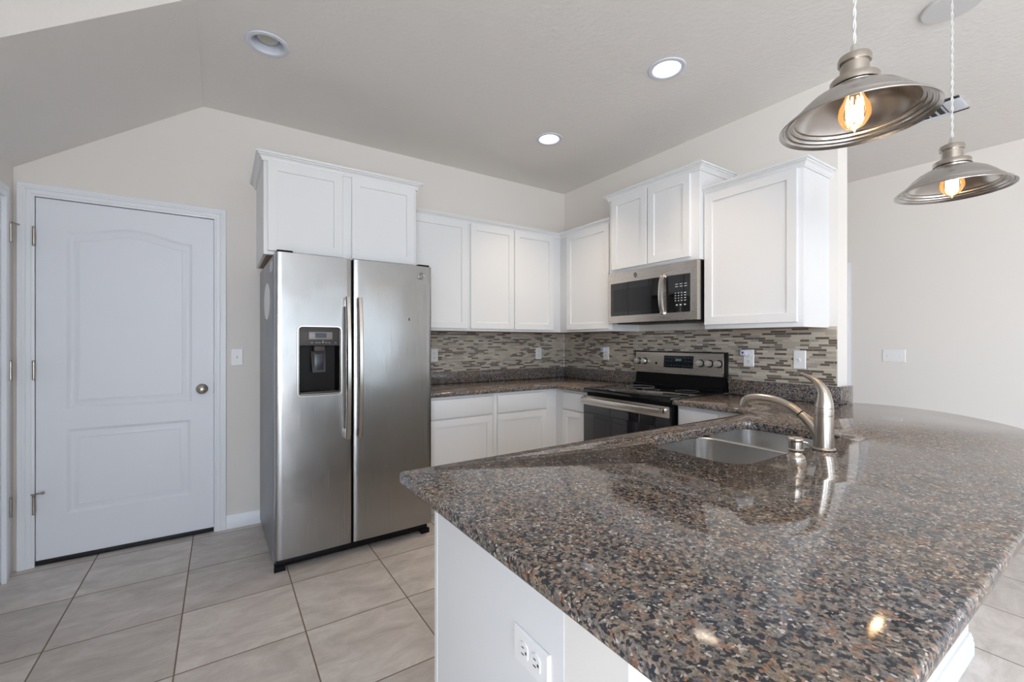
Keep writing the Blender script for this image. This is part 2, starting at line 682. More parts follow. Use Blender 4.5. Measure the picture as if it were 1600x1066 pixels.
def obj(name, bm, mat, parent=None, local=False, smooth=35, label=None):
    """link a bmesh as ONE mesh object; coordinates are world ones unless local"""
    bmesh.ops.recalc_face_normals(bm, faces=bm.faces[:])
    if not local:
        if parent is not None:
            org = WLOC[parent.name]
        else:
            xs = [v.co for v in bm.verts]
            lo = [min(c[i] for c in xs) for i in range(3)]
            hi = [max(c[i] for c in xs) for i in range(3)]
            org = Vector(((lo[0] + hi[0]) / 2, (lo[1] + hi[1]) / 2, lo[2]))
        bmesh.ops.translate(bm, verts=bm.verts[:], vec=-org)
    me = bpy.data.meshes.new(name)
    bm.to_mesh(me)
    bm.free()
    mats = mat if isinstance(mat, (list, tuple)) else [mat]
    for m_ in mats:
        me.materials.append(m_)
    if smooth:
        me.shade_smooth()
        try:
            me.set_sharp_from_angle(angle=radians(smooth))
        except Exception:
            pass
    o = bpy.data.objects.new(name, me)
    COL.objects.link(o)
    if parent is not None:
        o.parent = parent
        WLOC[o.name] = WLOC[parent.name].copy()
    else:
        o.location = org if not local else (0, 0, 0)
        WLOC[o.name] = Vector(o.location)
    if label:
        o['label'] = label
    return o


def inlay(bm, marks):
    """printed marks join their panel's mesh with the second material"""
    me_ = bpy.data.meshes.new('tmp')
    marks.to_mesh(me_)
    marks.free()
    old = set(bm.faces)
    bm.from_mesh(me_)
    bpy.data.meshes.remove(me_)
    for f_ in bm.faces:
        f_.material_index = 0 if f_ in old else 1
    return bm


def struct(name, bm, mat, parent=None, smooth=35):
    o = obj(name, bm, mat, parent, smooth=smooth)
    if parent is None:
        o['kind'] = 'structure'
    return o


def dup(root, loc, rz=None, label=None, group=None):
    """a copy of a thing with its parts and their sub-parts"""
    r = root.copy()
    COL.objects.link(r)
    r.location = loc
    if rz is not None:
        r.rotation_euler = (0, 0, rz)
    if label:
        r['label'] = label
    if group:
        r['group'] = group
    for ch in list(root.children):
        c = ch.copy()
        COL.objects.link(c)
        c.parent = r
        for g in list(ch.children):
            d = g.copy()
            COL.objects.link(d)
            d.parent = c
    return r


# ------------------------------------------------------------------ the room shell
WT = 0.12

bm = BM()
box(bm, XL - WT, XF + WT, YF - WT, WT, -0.1, 0.0)
fl = struct('floor', bm, M['floor'], smooth=0)
for v in fl.data.vertices:
    v.co += fl.location
fl.location = (0, 0, 0)

CANS = [(-2.760, -0.912), (-0.886, -1.917), (-0.904, -0.887)]
bm = BM()
rect = [(XL, YF), (XF, YF), (XF, 0.0), (XL, 0.0)]
low = [bm.verts.new((x, y, CEIL)) for x, y in rect]
loops = [low]
for cx, cy in CANS:
    ring = [bm.verts.new((cx + 0.079 * cos(2 * pi * i / 32), cy + 0.079 * sin(2 * pi * i / 32), CEIL)) for i in range(32)]
    loops.append(ring)
fill_holes(bm, loops)
for ring in loops[1:]:
    up = [bm.verts.new((v.co.x, v.co.y, CEIL + 0.13)) for v in ring]
    for i in range(32):
        j = (i + 1) % 32
        bm.faces.new((ring[i], ring[j], up[j], up[i]))
top = [bm.verts.new((x, y, CEIL + 0.14)) for x, y in rect]
bm.faces.new(top)
for i in range(4):
    j = (i + 1) % 4
    bm.faces.new((low[i], low[j], top[j], top[i]))
# the sloping soffit over the pantry door, a wedge hung below the flat ceiling
SX, SZ, SY = -3.054, 2.190, -1.08
loft(bm, [[(XL, SY, SZ), (XL, SY, CEIL - 0.0005), (SX, SY, CEIL - 0.0005)], [(XL, 0, SZ), (XL, 0, CEIL - 0.0005), (SX, 0, CEIL - 0.0005)]])
struct('ceiling', bm, M['ceiling'], smooth=20)


def wall_with_holes(name, axis, c0, c1, a0, a1, holes, mat=None, back=None):
    """wall slab between c0 and c1 across, a0..a1 along; holes = (a0,a1,z0,z1)"""
    bm = BM()

    def b(p0, p1, z0, z1):
        if p1 - p0 < 1e-4 or z1 - z0 < 1e-4:
            return
        if axis == 'x':
            box(bm, p0, p1, c0, c1, z0, z1)
        else:
            box(bm, c0, c1, p0, p1, z0, z1)
    cur = a0
    for (h0, h1, z0, z1) in sorted(holes):
        b(cur, h0, 0, CEIL)
        b(h0, h1, 0, z0)
        b(h0, h1, z1, CEIL)
        cur = h1
    b(cur, a1, 0, CEIL)
    if back:        # unseen panel added behind the door slab to stop light leaking in
        k0, k1, h0, h1 = back
        if axis == 'x':
            box(bm, h0 - 0.05, h1 + 0.05, k0, k1, 0, 2.15)
        else:
            box(bm, k0, k1, h0 - 0.05, h1 + 0.05, 0, 2.15)
    return struct(name, bm, mat or M['wall'], smooth=0)


DX0, DX1, DZ = -3.813, -2.999, 2.045          # pantry door slab
wall_with_holes('wall_rear', 'x', 0.0, WT, XL - WT, XF + WT, [(DX0 - 0.004, DX1 + 0.004, 0.0, DZ + 0.004)], back=(WT + 0.001, WT + 0.02, DX0, DX1))
LY0, LY1 = -0.93, -0.105
wall_with_holes('wall_left', 'y', XL - WT, XL, YF, 0.0, [(LY0 - 0.004, LY1 + 0.004, 0.0, DZ + 0.004), ADDED_LEFT_WINDOW], back=(XL - WT - 0.02, XL - WT - 0.001, LY0, LY1))
FY0, FY1 = -1.78, -0.95
wall_with_holes('wall_far', 'y', XF, XF + WT, YF, 0.0, [(FY0, FY1, 0.0, 2.0)], back=(XF + WT + 0.001, XF + WT + 0.02, FY0, FY1))
wall_with_holes('wall_front', 'x', YF - WT, YF, XL - WT, XF + WT, ADDED_WINDOWS)
bm = BM()
box(bm, 0.0, 0.132, -2.414, 0.0, 0.0, CEIL)
struct('wall_right', bm, M['wall'], smooth=0)
bm = BM()
box(bm, -2.4585, -0.485, -3.03, -2.885, 0.0, 0.853)
box(bm, -0.485, 0.06, -2.965, -2.885, 0.0, 0.853)
box(bm, -0.02, 0.06, -2.885, -2.416, 0.0, 0.853)
struct('wall_bar', bm, M['wall'], smooth=0)

# unseen windows made up behind the camera to let daylight in
for k, (x0, x1, z0, z1) in enumerate(ADDED_WINDOWS):
    bm = BM()
    t_ = 0.05
    box(bm, x0, x0 + t_, YF - 0.09, YF - 0.02, z0, z1, 0.004)
    box(bm, x1 - t_, x1, YF - 0.09, YF - 0.02, z0, z1, 0.004)
    box(bm, x0 + t_, x1 - t_, YF - 0.09, YF - 0.02, z0, z0 + t_, 0.004)
    box(bm, x0 + t_, x1 - t_, YF - 0.09, YF - 0.02, z1 - t_, z1, 0.004)
    xm = (x0 + x1) / 2
    if k == 0:
        box(bm, xm - 0.045, xm + 0.045, YF - 0.09, YF - 0.03, z0 + t_, z1 - t_, 0.004)
    else:
        box(bm, x0 + t_, x1 - t_, YF - 0.09, YF - 0.03, (z0 + z1) / 2 - 0.025, (z0 + z1) / 2 + 0.025, 0.004)
    struct('window_%d' % (k + 1), bm, M['trim'])

for nm, (y0, y1, z0, z1), xa, xb in (('window_3', ADDED_LEFT_WINDOW, XL - 0.09, XL - 0.02),):
    bm = BM()
    for (a, b_, c, d) in ((y0, y0 + 0.05, z0, z1), (y1 - 0.05, y1, z0, z1), (y0, y1, z0, z0 + 0.05), (y0, y1, z1 - 0.05, z1), ((y0 + y1) / 2 - 0.03, (y0 + y1) / 2 + 0.03, z0, z1)):
        box(bm, xa, xb, a, b_, c, d, 0.004)
    struct(nm, bm, M['trim'])
bm = BM()       # invented garden wall and slab outside, dimming the daylight reflected in the refrigerator
box(bm, -2.3, 7.0, -11.2, -11.0, -0.2, 3.4)
box(bm, -2.3, 7.0, -11.2, YF - WT - 0.01, -0.25, -0.12)
struct('added_garden_wall', bm, plain('added_wall_grey', rgb(160, 162, 160), 0.9), smooth=0)

# baseboards
BB = [(0, 0), (0.0145, 0), (0.0145, 0.050), (0.012, 0.056), (0.012, 0.066), (0.009, 0.074), (0.006, 0.088), (0, 0.090)]


def baseboard(name, path, side=1):
    bm = BM()
    sweep(bm, BB, path, (0, 0, 1), side)
    struct(name, bm, M['trim'])


baseboard('baseboard_rear', [(-2.932, 0, 0), (-1.75, 0, 0)], -1)
baseboard('baseboard_bar', [(-2.4585, -3.03, 0), (-0.485, -3.03, 0), (-0.485, -2.966, 0)], -1)
baseboard('baseboard_far', [(XF, -1.86, 0), (XF, YF, 0)], -1)
baseboard('baseboard_left', [(XL, YF, 0), (XL, LY0 - 0.07, 0)], -1)
baseboard('baseboard_right', [(0.132, 0, 0), (0.132, -2.41, 0)], 1)

# door casings
CAS = [(0, 0), (0, 0.010), (0.006, 0.012), (0.010, 0.012), (0.014, 0.015), (0.030, 0.0165), (0.034, 0.014), (0.038, 0.0175),
       (0.046, 0.0175), (0.048, 0.019), (0.064, 0.019), (0.066, 0.016), (0.066, 0)]


def casing(name, pts, normal, side):
    bm = BM()
    sweep(bm, CAS, pts, normal, side)
    struct(name, bm, M['trim'], smooth=25)


casing('trim_1', [(DX0 - 0.002, -0.0005, 0), (DX0 - 0.002, -0.0005, DZ + 0.002), (DX1 + 0.002, -0.0005, DZ + 0.002), (DX1 + 0.002, -0.0005, 0)], (0, -1, 0), 1)
casing('trim_2', [(XL + 0.0005, LY1 + 0.012, 0), (XL + 0.0005, LY1 + 0.012, DZ + 0.012), (XL + 0.0005, LY0, DZ + 0.012), (XL + 0.0005, LY0, 0)], (1, 0, 0), 1)
casing('trim_3', [(XF - 0.0005, FY0, 0), (XF - 0.0005, FY0, 2.0), (XF - 0.0005, FY1, 2.0), (XF - 0.0005, FY1, 0)], (-1, 0, 0), 1)


# doors
def arch_loop(x0, x1, z0, z1, rise):
    """counter-clockwise outline in (x,z), gently arched top"""
    pts = [(x0, z0), (x1, z0), (x1, z1)]
    n = 24
    w_ = x1 - x0
    for i in range(1, n):
        s = i / n
        x = x1 - w_ * s
        q = abs(2 * s - 1)
        h = rise * 0.5 * (1 + cos(pi * q)) if q < 1 else 0
        pts.append((x, z1 + h))
    pts.append((x0, z1))
    return pts


def rect_loop(x0, x1, z0, z1):
    return [(x0, z0), (x1, z0), (x1, z1), (x0, z1)]


def moulded_door(name, f, u0, u1, z0, z1, thick, d_face, mat, panels, parent=None):
    """slab whose face carries pressed panels; f maps (u,d,z) to world, d is outwards"""
    bm = BM()

    def P(u, z, d):
        return bm.verts.new(f(u, d, z))
    outer = [P(u, z, d_face) for u, z in rect_loop(u0, u1, z0, z1)]
    back = [P(u, z, d_face - thick) for u, z in rect_loop(u0, u1, z0, z1)]
    loops = [outer]
    for L in panels:
        l0 = [P(u, z, d_face) for u, z in L]
        loops.append(l0)
        prev = l0
        for ins, dep in ((0.006, -0.004), (0.016, -0.0085), (0.026, -0.0085), (0.040, -0.004), (0.050, -0.0025), (0.054, -0.0045)):
            nl = [P(u, z, d_face + dep) for u, z in offset_poly(L, ins)]
            for i in range(len(nl)):
                j = (i + 1) % len(nl)
                bm.faces.new((prev[i], prev[j], nl[j], nl[i]))
            prev = nl
        bm.faces.new(prev)
    fill_holes(bm, loops)
    for i in range(4):
        j = (i + 1) % 4
        bm.faces.new((outer[i], outer[j], back[j], back[i]))
    bm.faces.new(back[::-1])
    o = obj(name, bm, mat, parent, smooth=22)
    return o


door1 = moulded_door('door_1', mapA, DX0, DX1, 0.028, DZ - 0.001, 0.038, -0.004, M['door'],
                     [arch_loop(-3.690, -3.113, 0.862, 1.868, 0.052), rect_loop(-3.690, -3.122, 0.264, 0.744)])
door1['kind'] = 'structure'
bm = BM()
box(bm, DX0, DX1, -0.004, 0.030, 0.004, 0.027, 0.001)
obj('door_sweep', bm, M['rubber'], door1, label='black rubber sweep along the bottom edge')


def hinge(parent, x, y, z, nx, ny, leaf=True):
    """barrel and leaf; (nx,ny) points along the wall away from the door"""
    bm = BM()
    lathe(bm, [(0.0065, z - 0.046), (0.0065, z + 0.046)], x, y, 14)
    lathe(bm, [(0.0045, z + 0.046), (0.0075, z + 0.048), (0.0075, z + 0.051), (0.004, z + 0.055)], x, y, 14)
    lathe(bm, [(0.004, z - 0.054), (0.0075, z - 0.050), (0.0075, z - 0.047), (0.0045, z - 0.046)], x, y, 14)
    for k in (-1, 0, 1):
        lathe(bm, [(0.0069, z + k * 0.018 - 0.001), (0.0069, z + k * 0.018 + 0.001)], x, y, 14)
    tx, ty = nx, ny
    if leaf:
      box(bm, min(x, x + tx * 0.016) - abs(ty) * 0.0015, max(x, x + tx * 0.016) + abs(ty) * 0.0015,
        min(y, y + ty * 0.016) - abs(tx) * 0.0015, max(y, y + ty * 0.016) + abs(tx) * 0.0015, z - 0.044, z + 0.044)
    return obj('hinge', bm, M['nickel'], parent)


for hz in (1.824, 1.086, 0.345):
    hinge(door1, DX0 - 0.002, -0.020, hz, -1, 0, False)
bm = BM()       # hinge pin door stop on the lowest hinge
tube(bm, [(DX0 - 0.012, -0.024, 0.405), (DX0 + 0.030, -0.030, 0.409)], 0.004, 10)
tube(bm, [(DX0 + 0.030, -0.030, 0.409), (DX0 + 0.042, -0.031, 0.410)], 0.008, 10)
obj('hinge_stop', bm, M['nickel'], door1)


def knob_bm(x, y0, z, s=-1):
    bm = BM()
    prof = [(0.033, 0.0), (0.033, 0.004), (0.028, 0.009), (0.014, 0.012), (0.012, 0.030), (0.020, 0.036), (0.0275, 0.046), (0.0285, 0.056),
            (0.025, 0.064), (0.016, 0.069), (0.0, 0.071)]
    lathe(bm, prof, 0, 0, 32)
    bmesh.ops.rotate(bm, verts=bm.verts[:], cent=(0, 0, 0), matrix=Matrix.Rotation(radians(90), 3, 'X'))
    bmesh.ops.translate(bm, verts=bm.verts[:], vec=(x, y0, z))
    return bm


obj('door_knob', knob_bm(-3.062, 0.003, 0.938), M['nickel'], door1, label='brushed nickel round knob')
bm = BM()
box(bm, DX1 + 0.0005, DX1 + 0.004, -0.006, 0.02, 0.905, 0.972, 0.001)
obj('strike_plate', bm, M['darkgrey'], door1)

door2 = moulded_door('door_2', lambda u, d, z: (XL + d, u, z), LY0, LY1, 0.01, DZ, 0.035, 0.0, M['door'],
                     [rect_loop(LY0 + 0.12, LY1 - 0.12, 0.862, 1.868), rect_loop(LY0 + 0.12, LY1 - 0.12, 0.264, 0.744)])
door2['kind'] = 'structure'
for hz in (1.818, 1.092, 0.372):
    hinge(door2, XL + 0.018, LY1 + 0.004, hz, 0, 1)
bm = BM()
tube(bm, [(XL + 0.02, LY1 + 0.004, 1.874), (XL + 0.045, LY1 + 0.02, 1.866)], 0.004, 10)
obj('hinge_stop', bm, M['nickel'], door2)
door3 = moulded_door('door_3', lambda u, d, z: (XF - d, u, z), FY0 + 0.004, FY1 - 0.004, 0.01, 1.996, 0.035, -0.02, M['door'],
                     [rect_loop(FY0 + 0.12, FY1 - 0.12, 0.862, 1.85), rect_loop(FY0 + 0.12, FY1 - 0.12, 0.264, 0.744)])
door3['kind'] = 'structure'

# ------------------------------------------------------------------ backsplash tile
UB = 1.330              # underside of the wall cabinets
CT, CB = 0.885, 0.855   # worktop top and bottom
bm = BM()
box(bm, -1.80, -0.0089, -0.0084, -0.0008, CT + 0.001, UB - 0.001)
o = obj('mosaic_backsplash', bm, M['mosx'], local=True, smooth=0)
tag(o, 'mosaic tile backsplash on the rear wall between worktop and cabinets beside the fridge', 'backsplash')
bm = BM()
box(bm, -0.0084, -0.0008, -2.411, -0.0005, CT + 0.001, UB + 0.003)
o = obj('mosaic_backsplash', bm, M['mosy'], local=True, smooth=0)
tag(o, 'mosaic tile backsplash on the right wall behind the black range', 'backsplash')
bm = BM()
box(bm, -0.0118, -0.0082, -0.0118, -0.0082, CT + 0.1005, UB - 0.001)
obj('corner_caulk', bm, M['plate'], o)


# ------------------------------------------------------------------ wall cabinets
CROWN = [(0, 0), (0.009, 0.0), (0.009, 0.009), (0.012, 0.0095), (0.015, 0.018), (0.021, 0.026), (0.029, 0.030), (0.029, 0.036), (0.038, 0.0365), (0.038, 0.048), (0, 0.048)]


def crown_bm(path, side=1):
    bm = BM()
    sweep(bm, CROWN, path, (0, 0, 1), side)
    return bm


def cab_body(f, u0, u1, depth, z0, z1, frame=0.019):
    """box with a face frame whose opening shows behind the doors"""
    bm = BM()
    fbox(bm, f, u0, u1, 0.001, depth - frame, z0, z1)
    fbox(bm, f, u0, u1, depth - frame, depth, z0, z1, 0.0012)
    return bm


DT = 0.0195     # door thickness


def wall_cab(name, label, f, u0, u1, depth, z0, z1, doors, dz0, dz1, crown=None, under=True, group=None):
    um = (u0 + u1) / 2
    loc = f(um, 0.0, z0)
    t = thing(name, label, 'cabinet', loc, 0, group)
    obj('cabinet_body', cab_body(f, u0, u1, depth, z0, z1), M['cab'], t)
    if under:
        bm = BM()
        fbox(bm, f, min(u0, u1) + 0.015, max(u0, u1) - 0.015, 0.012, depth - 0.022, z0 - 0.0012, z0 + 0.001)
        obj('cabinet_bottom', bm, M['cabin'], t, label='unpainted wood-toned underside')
    for (a, b) in doors:
        bm = BM()
        panel(bm, f, a, b, dz0, dz1, depth + 0.0012, depth + DT)
        obj('cabinet_door', bm, M['cab'], t)
    if crown:
        obj('crown_molding', crown_bm(crown[0], crown[1]), M['cab'], t, smooth=12)
    return t


DU = 0.325
# over the refrigerator
zt = 2.290
wall_cab('wall_cabinet', 'wide white wall cabinet with two doors and crown above the stainless refrigerator', mapA, -2.757, -1.842, 0.600, 1.748, zt,
         [(-2.737, -2.327), (-2.272, -1.862)], 1.768, 2.284,
         ([(-2.757, -0.001, zt - 0.008), (-2.757, -0.600, zt - 0.008), (-1.842, -0.600, zt - 0.008), (-1.842, -0.001, zt - 0.008)], -1))
UT = 2.212
wall_cab('wall_cabinet', 'single-door white wall cabinet just right of the refrigerator top', mapA, -1.8415, -1.2905, DU, UB, UT, [(-1.822, -1.307)], 1.350, 2.205)
wall_cab('wall_cabinet', 'white double-door wall cabinet against the rear corner', mapA, -1.290, -0.001, DU, UB, UT, [(-1.276, -0.8545), (-0.8485, -0.421)], 1.350, 2.205)
wall_cab('wall_cabinet', 'single-door white wall cabinet on the right wall just left of the microwave', mapB, -0.978, -DU - 0.001, DU, UB, UT, [(-0.954, -0.436)], 1.350, 2.205)
o = obj('crown_molding', crown_bm([(-1.841, -DU, UT - 0.015), (-DU, -DU, UT - 0.015), (-DU, -0.979, UT - 0.015)], -1), M['cab'], smooth=12)
tag(o, 'white crown moulding strip turning the rear corner along the low cabinet tops', 'moulding')
zt = 2.362
wall_cab('wall_cabinet', 'short white double-door cabinet above the microwave', mapB, -1.788, -1.003 + 0.0, 0.380, 1.781, zt, [(-1.727, -1.388), (-1.376, -1.037)], 1.805, 2.352,
         ([(-0.001, -1.003, zt - 0.008), (-0.380, -1.003, zt - 0.008), (-0.380, -1.788, zt - 0.008), (-0.001, -1.788, zt - 0.008)], -1))
zt = 2.204
wall_cab('wall_cabinet', 'large single-door white wall cabinet right of the microwave, at the end of the wall', mapB, -2.372, -1.7895, DU, UB - 0.004, zt, [(-2.346, -1.797)], 1.353, 2.196,
         ([(-DU, -1.7895, zt - 0.010), (-DU, -2.372, zt - 0.010), (-0.001, -2.372, zt - 0.010)], -1))


# ------------------------------------------------------------------ base cabinets
def base_cab(name, label, f, u0, u1, depth, drawers, doors, group=None, kick=True, dz=(0.697, 0.833), oz=(0.125, 0.688)):
    um = (u0 + u1) / 2
    t = thing(name, label, 'cabinet', f(um, 0.0, 0.0), 0, group)
    bm = BM()
    fbox(bm, f, u0, u1, 0.002, depth - 0.019, 0.105, CB - 0.001)
    fbox(bm, f, u0, u1, depth - 0.019, depth, 0.105, CB - 0.001, 0.0012)
    obj('cabinet_body', bm, M['cab'], t)
    bm = BM()
    fbox(bm, f, u0, u1, 0.002, depth - 0.075, 0.0, 0.105)
    obj('toe_kick', bm, M['cab'], t)
    for a, b in drawers:
        bm = BM()
        slabfront(bm, f, a, b, dz[0], dz[1], depth + 0.0012, depth + DT)
        obj('drawer_front', bm, M['cab'], t)
    for a, b in doors:
        bm = BM()
        panel(bm, f, a, b, oz[0], oz[1], depth + 0.0012, depth + DT)
        obj('cabinet_door', bm, M['cab'], t)
    return t


BD = 0.605
base_cab('base_cabinet', 'white base cabinet with drawer and door beside the refrigerator', mapA, -1.765, -1.2175, BD, [(-1.745, -1.238)], [(-1.745, -1.238)])
base_cab('base_cabinet', 'white base cabinet with drawer and door in the rear corner', mapA, -1.217, -0.001, BD, [(-1.194, -0.722)], [(-1.194, -0.722)])
base_cab('base_cabinet', 'narrow white base cabinet between the rear corner and the range', mapB, -0.985, -0.606, BD, [(-0.965, -0.710)], [(-0.965, -0.710)])
base_cab('base_cabinet', 'white base cabinet right of the range, mostly hidden by the peninsula', mapB, -2.325, -1.788, BD, [(-2.06, -1.805)], [(-2.06, -1.805)])


def mapP(u, d, z):          # peninsula: fronts face the kitchen (+y); d measured from the bar wall
    return (u, -2.883 + d, z)


t = base_cab('base_cabinet', 'white peninsula end cabinet below the granite, with an outlet in its side', mapP, -2.457, -1.8805, 0.555, [(-2.437, -1.90)], [(-2.437, -2.172), (-2.165, -1.90)])
bm = BM()       # finished end panel with a corner stile
box(bm, -2.4595, -2.457, -2.8845, -2.345, 0.0, CB - 0.001)
box(bm, -2.4605, -2.4565, -2.348, -2.328, 0.0, CB - 0.001, 0.001)
obj('end_panel', bm, M['cab'], t)
tk = thing('sink_base_cabinet', 'white sink base cabinet under the double-bowl sink in the peninsula', 'cabinet', (-1.35, -2.6, 0))
bm = BM()
f = mapP
fbox(bm, f, -1.880, -1.862, 0.002, 0.555, 0.105, CB - 0.001)
fbox(bm, f, -0.878, -0.86, 0.002, 0.555, 0.105, CB - 0.001)
fbox(bm, f, -1.862, -0.878, 0.002, 0.555, 0.105, 0.123)
fbox(bm, f, -1.862, -0.878, 0.002, 0.012, 0.123, CB - 0.001)
fbox(bm, f, -1.862, -0.878, 0.537, 0.555, 0.690, CB - 0.001)
obj('cabinet_body', bm, M['cab'], tk)
for a, b in ((-1.86, -1.375), (-1.365, -0.88)):
    bm = BM()
    panel(bm, f, a, b, 0.125, 0.833, 0.556, 0.574)
    obj('cabinet_door', bm, M['cab'], tk)
bm = BM()
fbox(bm, f, -1.880, -0.86, 0.002, 0.48, 0.0, 0.105)
obj('toe_kick', bm, M['cab'], tk)


# ------------------------------------------------------------------ granite worktops
def worktop_bm(outline, holes=(), zt=CT, zb=CB, straight=None):
    """eased-edge slab from a counter-clockwise outline"""
    bm = BM()
    prof = [(0.0075, zt), (0.0035, zt - 0.0012), (0.0010, zt - 0.0040), (0.0, zt - 0.0085), (0.0, zb + 0.0085), (0.0010, zb + 0.004), (0.0035, zb + 0.0012), (0.0075, zb)]
    rows = []
    for ins, z in prof:
        rows.append([bm.verts.new((x, y, z)) for x, y in offset_poly(outline, ins)])
    n = len(outline)
    for a, b in zip(rows, rows[1:]):
        for i in range(n):
            j = (i + 1) % n
            bm.faces.new((a[i], a[j], b[j], b[i]))
    tops, bots = [rows[0]], [rows[-1]]
    for H in holes:
        k = len(H)
        hr = []
        for ins, z in ((-0.003, zt), (-0.0008, zt - 0.001), (0.0, zt - 0.003), (0.0, zb)):
            hr.append([bm.verts.new((x, y, z)) for x, y in offset_poly(H, ins)])
        for a, b in zip(hr, hr[1:]):
            for i in range(k):
                j = (i + 1) % k
                bm.faces.new((a[i], a[j], b[j], b[i]))
        tops.append(hr[0])
        bots.append(hr[-1])
    fill_holes(bm, tops)
    fill_holes(bm, bots)
    return bm


def splash_bm(boxes):
    bm = BM()
    for b in boxes:
        box(bm, *b, bev=0.0015)
    return bm


SPT = 0.985
CD = 0.648
G = -0.0095      # splash stands against the mosaic
RY0, RY1 = -1.775, -1.005      # range
out = [(-1.765, -CD), (-CD, -CD), (-CD, RY1 + 0.003), (-0.009, RY1 + 0.003), (-0.009, -0.009), (-1.765, -0.009)]
out = fillet(out, [0.004, 0.03, 0.004, 0, 0, 0])
t = thing('granite_worktop', 'polished granite corner worktop between the refrigerator and the range', 'worktop', (-0.9, -0.3, CB))
obj('worktop_slab', worktop_bm(out), M['granite'], t)
o = obj('granite_upstand', splash_bm([(-1.765, -0.0095, -0.0285, -0.0095, CT + 0.0002, SPT), (-0.0285, -0.0095, RY1 + 0.004, -0.029, CT + 0.0002, SPT)]), M['granite'])
tag(o, 'low granite upstand along the mosaic from the refrigerator round the corner to the range', 'upstand')

# peninsula with the curved bar end
curve = [(-2.555, -3.322), (-1.60, -3.322), (-0.95, -3.312), (-0.55, -3.252), (-0.25, -3.165), (-0.03, -3.005), (0.112, -2.835), (0.180, -2.64), (0.170, -2.50), (0.135, -2.420)]
cpts = smooth_path(curve[1:], 6)
corner_nw = fillet([(-0.66, -2.292), (-2.555, -2.292), (-2.555, -3.322), (-1.7, -3.322)], [0, 0.022, 0.03, 0], 5)[1:-1]
out = [(-0.009, RY0 - 0.003), (-CD, RY0 - 0.003)]
out += fillet([(-CD, RY0 - 0.1), (-CD, -2.292), (-1.2, -2.292)], [0, 0.10, 0], 6)[1:-1]
out += corner_nw
out += cpts
out += [(0.0, -2.418), (-0.009, -2.418)]
SX0, SX1, SY0, SY1 = -1.722, -0.985, -2.790, -2.408
hole = fillet([(SX0, SY0), (SX1, SY0), (SX1, SY1), (SX0, SY1)], [0.085, 0.06, 0.06, 0.085], 8)
t = thing('granite_worktop', 'large granite peninsula worktop with sink cutout and curved bar end', 'worktop', (-1.2, -2.8, CB))
obj('worktop_slab', worktop_bm(out, [hole]), M['granite'], t)
o = obj('granite_upstand', splash_bm([(-0.0285, -0.0095, -2.437, RY0 - 0.004, CT + 0.0002, SPT), (-0.0093, 0.150, -2.437, -2.418, CT + 0.0002, SPT)]), M['granite'])
tag(o, 'low granite upstand right of the range, wrapping the end of the wall behind the faucet', 'upstand')

# ------------------------------------------------------------------ sink
t = thing('kitchen_sink', 'double-bowl stainless undermount sink in the granite peninsula', 'sink', (-1.35, -2.6, 0.66))


def bowl(x0, x1, y0, y1, zb_, rad, zrim):
    bm = BM()

    def rr(i, z, r):
        return [(x, y, z) for x, y in fillet([(x0 + i, y0 + i), (x1 - i, y0 + i), (x1 - i, y1 - i), (x0 + i, y1 - i)], max(r, 0.004), 7)]
    loops = [rr(-0.010, zrim - 0.004, rad + 0.010), rr(-0.010, zrim, rad + 0.010), rr(-0.001, zrim, rad), rr(0.003, zrim - 0.004, rad),
             rr(0.006, zb_ + 0.05, rad), rr(0.012, zb_ + 0.02, rad), rr(0.030, zb_ + 0.004, rad * 0.8), rr(0.06, zb_, rad * 0.6)]
    loft(bm, loops, cap0=False)
    b2 = [rr(0.058, zb_ - 0.002, rad * 0.6), rr(0.028, zb_ + 0.002, rad * 0.8), rr(0.010, zb_ + 0.019, rad), rr(0.004, zb_ + 0.05, rad), rr(-0.001, zrim - 0.006, rad)]
    loft(bm, b2, cap1=False)
    return bm


bl = obj('bowl', bowl(-1.738, -1.304, -2.806, -2.392, 0.66, 0.075, 0.8535), M['bowl'], t)
br_ = obj('bowl', bowl(-1.282, -0.969, -2.806, -2.392, 0.68, 0.065, 0.8535), M['bowl'], t)
bm = BM()
box(bm, -1.305, -1.281, -2.77, -2.43, 0.820, 0.8475, 0.004)
obj('divider', bm, M['bowl'], t)
for b_, cx, z in ((bl, -1.52, 0.66), (br_, -1.125, 0.68)):
    bm = BM()
    lathe(bm, [(0.055, z + 0.0005), (0.055, z + 0.003), (0.045, z + 0.004), (0.038, z + 0.001), (0.0, z + 0.001)], cx, -2.6, 28)
    obj('drain', bm, M['chrome'], b_)

# ------------------------------------------------------------------ faucet
FX, FY = -1.283, -2.833
t = thing('kitchen_faucet', 'brushed nickel single-lever pull-out faucet standing behind the sink', 'faucet', (FX, FY, CT))
bm = BM()
lathe(bm, [(0.033, CT), (0.034, CT + 0.002), (0.033, CT + 0.005), (0.0290, CT + 0.008), (0.0285, CT + 0.05), (0.0282, CT + 0.112), (0.0235, CT + 0.1124), (0.0235, CT + 0.1160), (0.0284, CT + 0.1164),
           (0.0288, CT + 0.130), (0.0284, CT + 0.1372), (0.0235, CT + 0.1376), (0.0235, CT + 0.1416)], FX, FY, 40)
obj('body', bm, M['nickel'], t)
bm = BM()
pth = smooth_path([(FX, FY + 0.006, CT + 0.030, 0.024), (FX, FY + 0.024, CT + 0.060, 0.0205), (FX, FY + 0.048, CT + 0.088, 0.0165), (FX, FY + 0.070, CT + 0.1065, 0.0142)], 6)
tube(bm, [p[:3] for p in pth], [p[3] for p in pth], 20)
obj('spout_base', bm, M['nickel'], t)
bm = BM()
tube(bm, [(FX, FY + 0.0702, CT + 0.1067), (FX, FY + 0.0730, CT + 0.1086)], 0.0138, 20)
obj('spout_ring', bm, M['black'], t)
bm = BM()
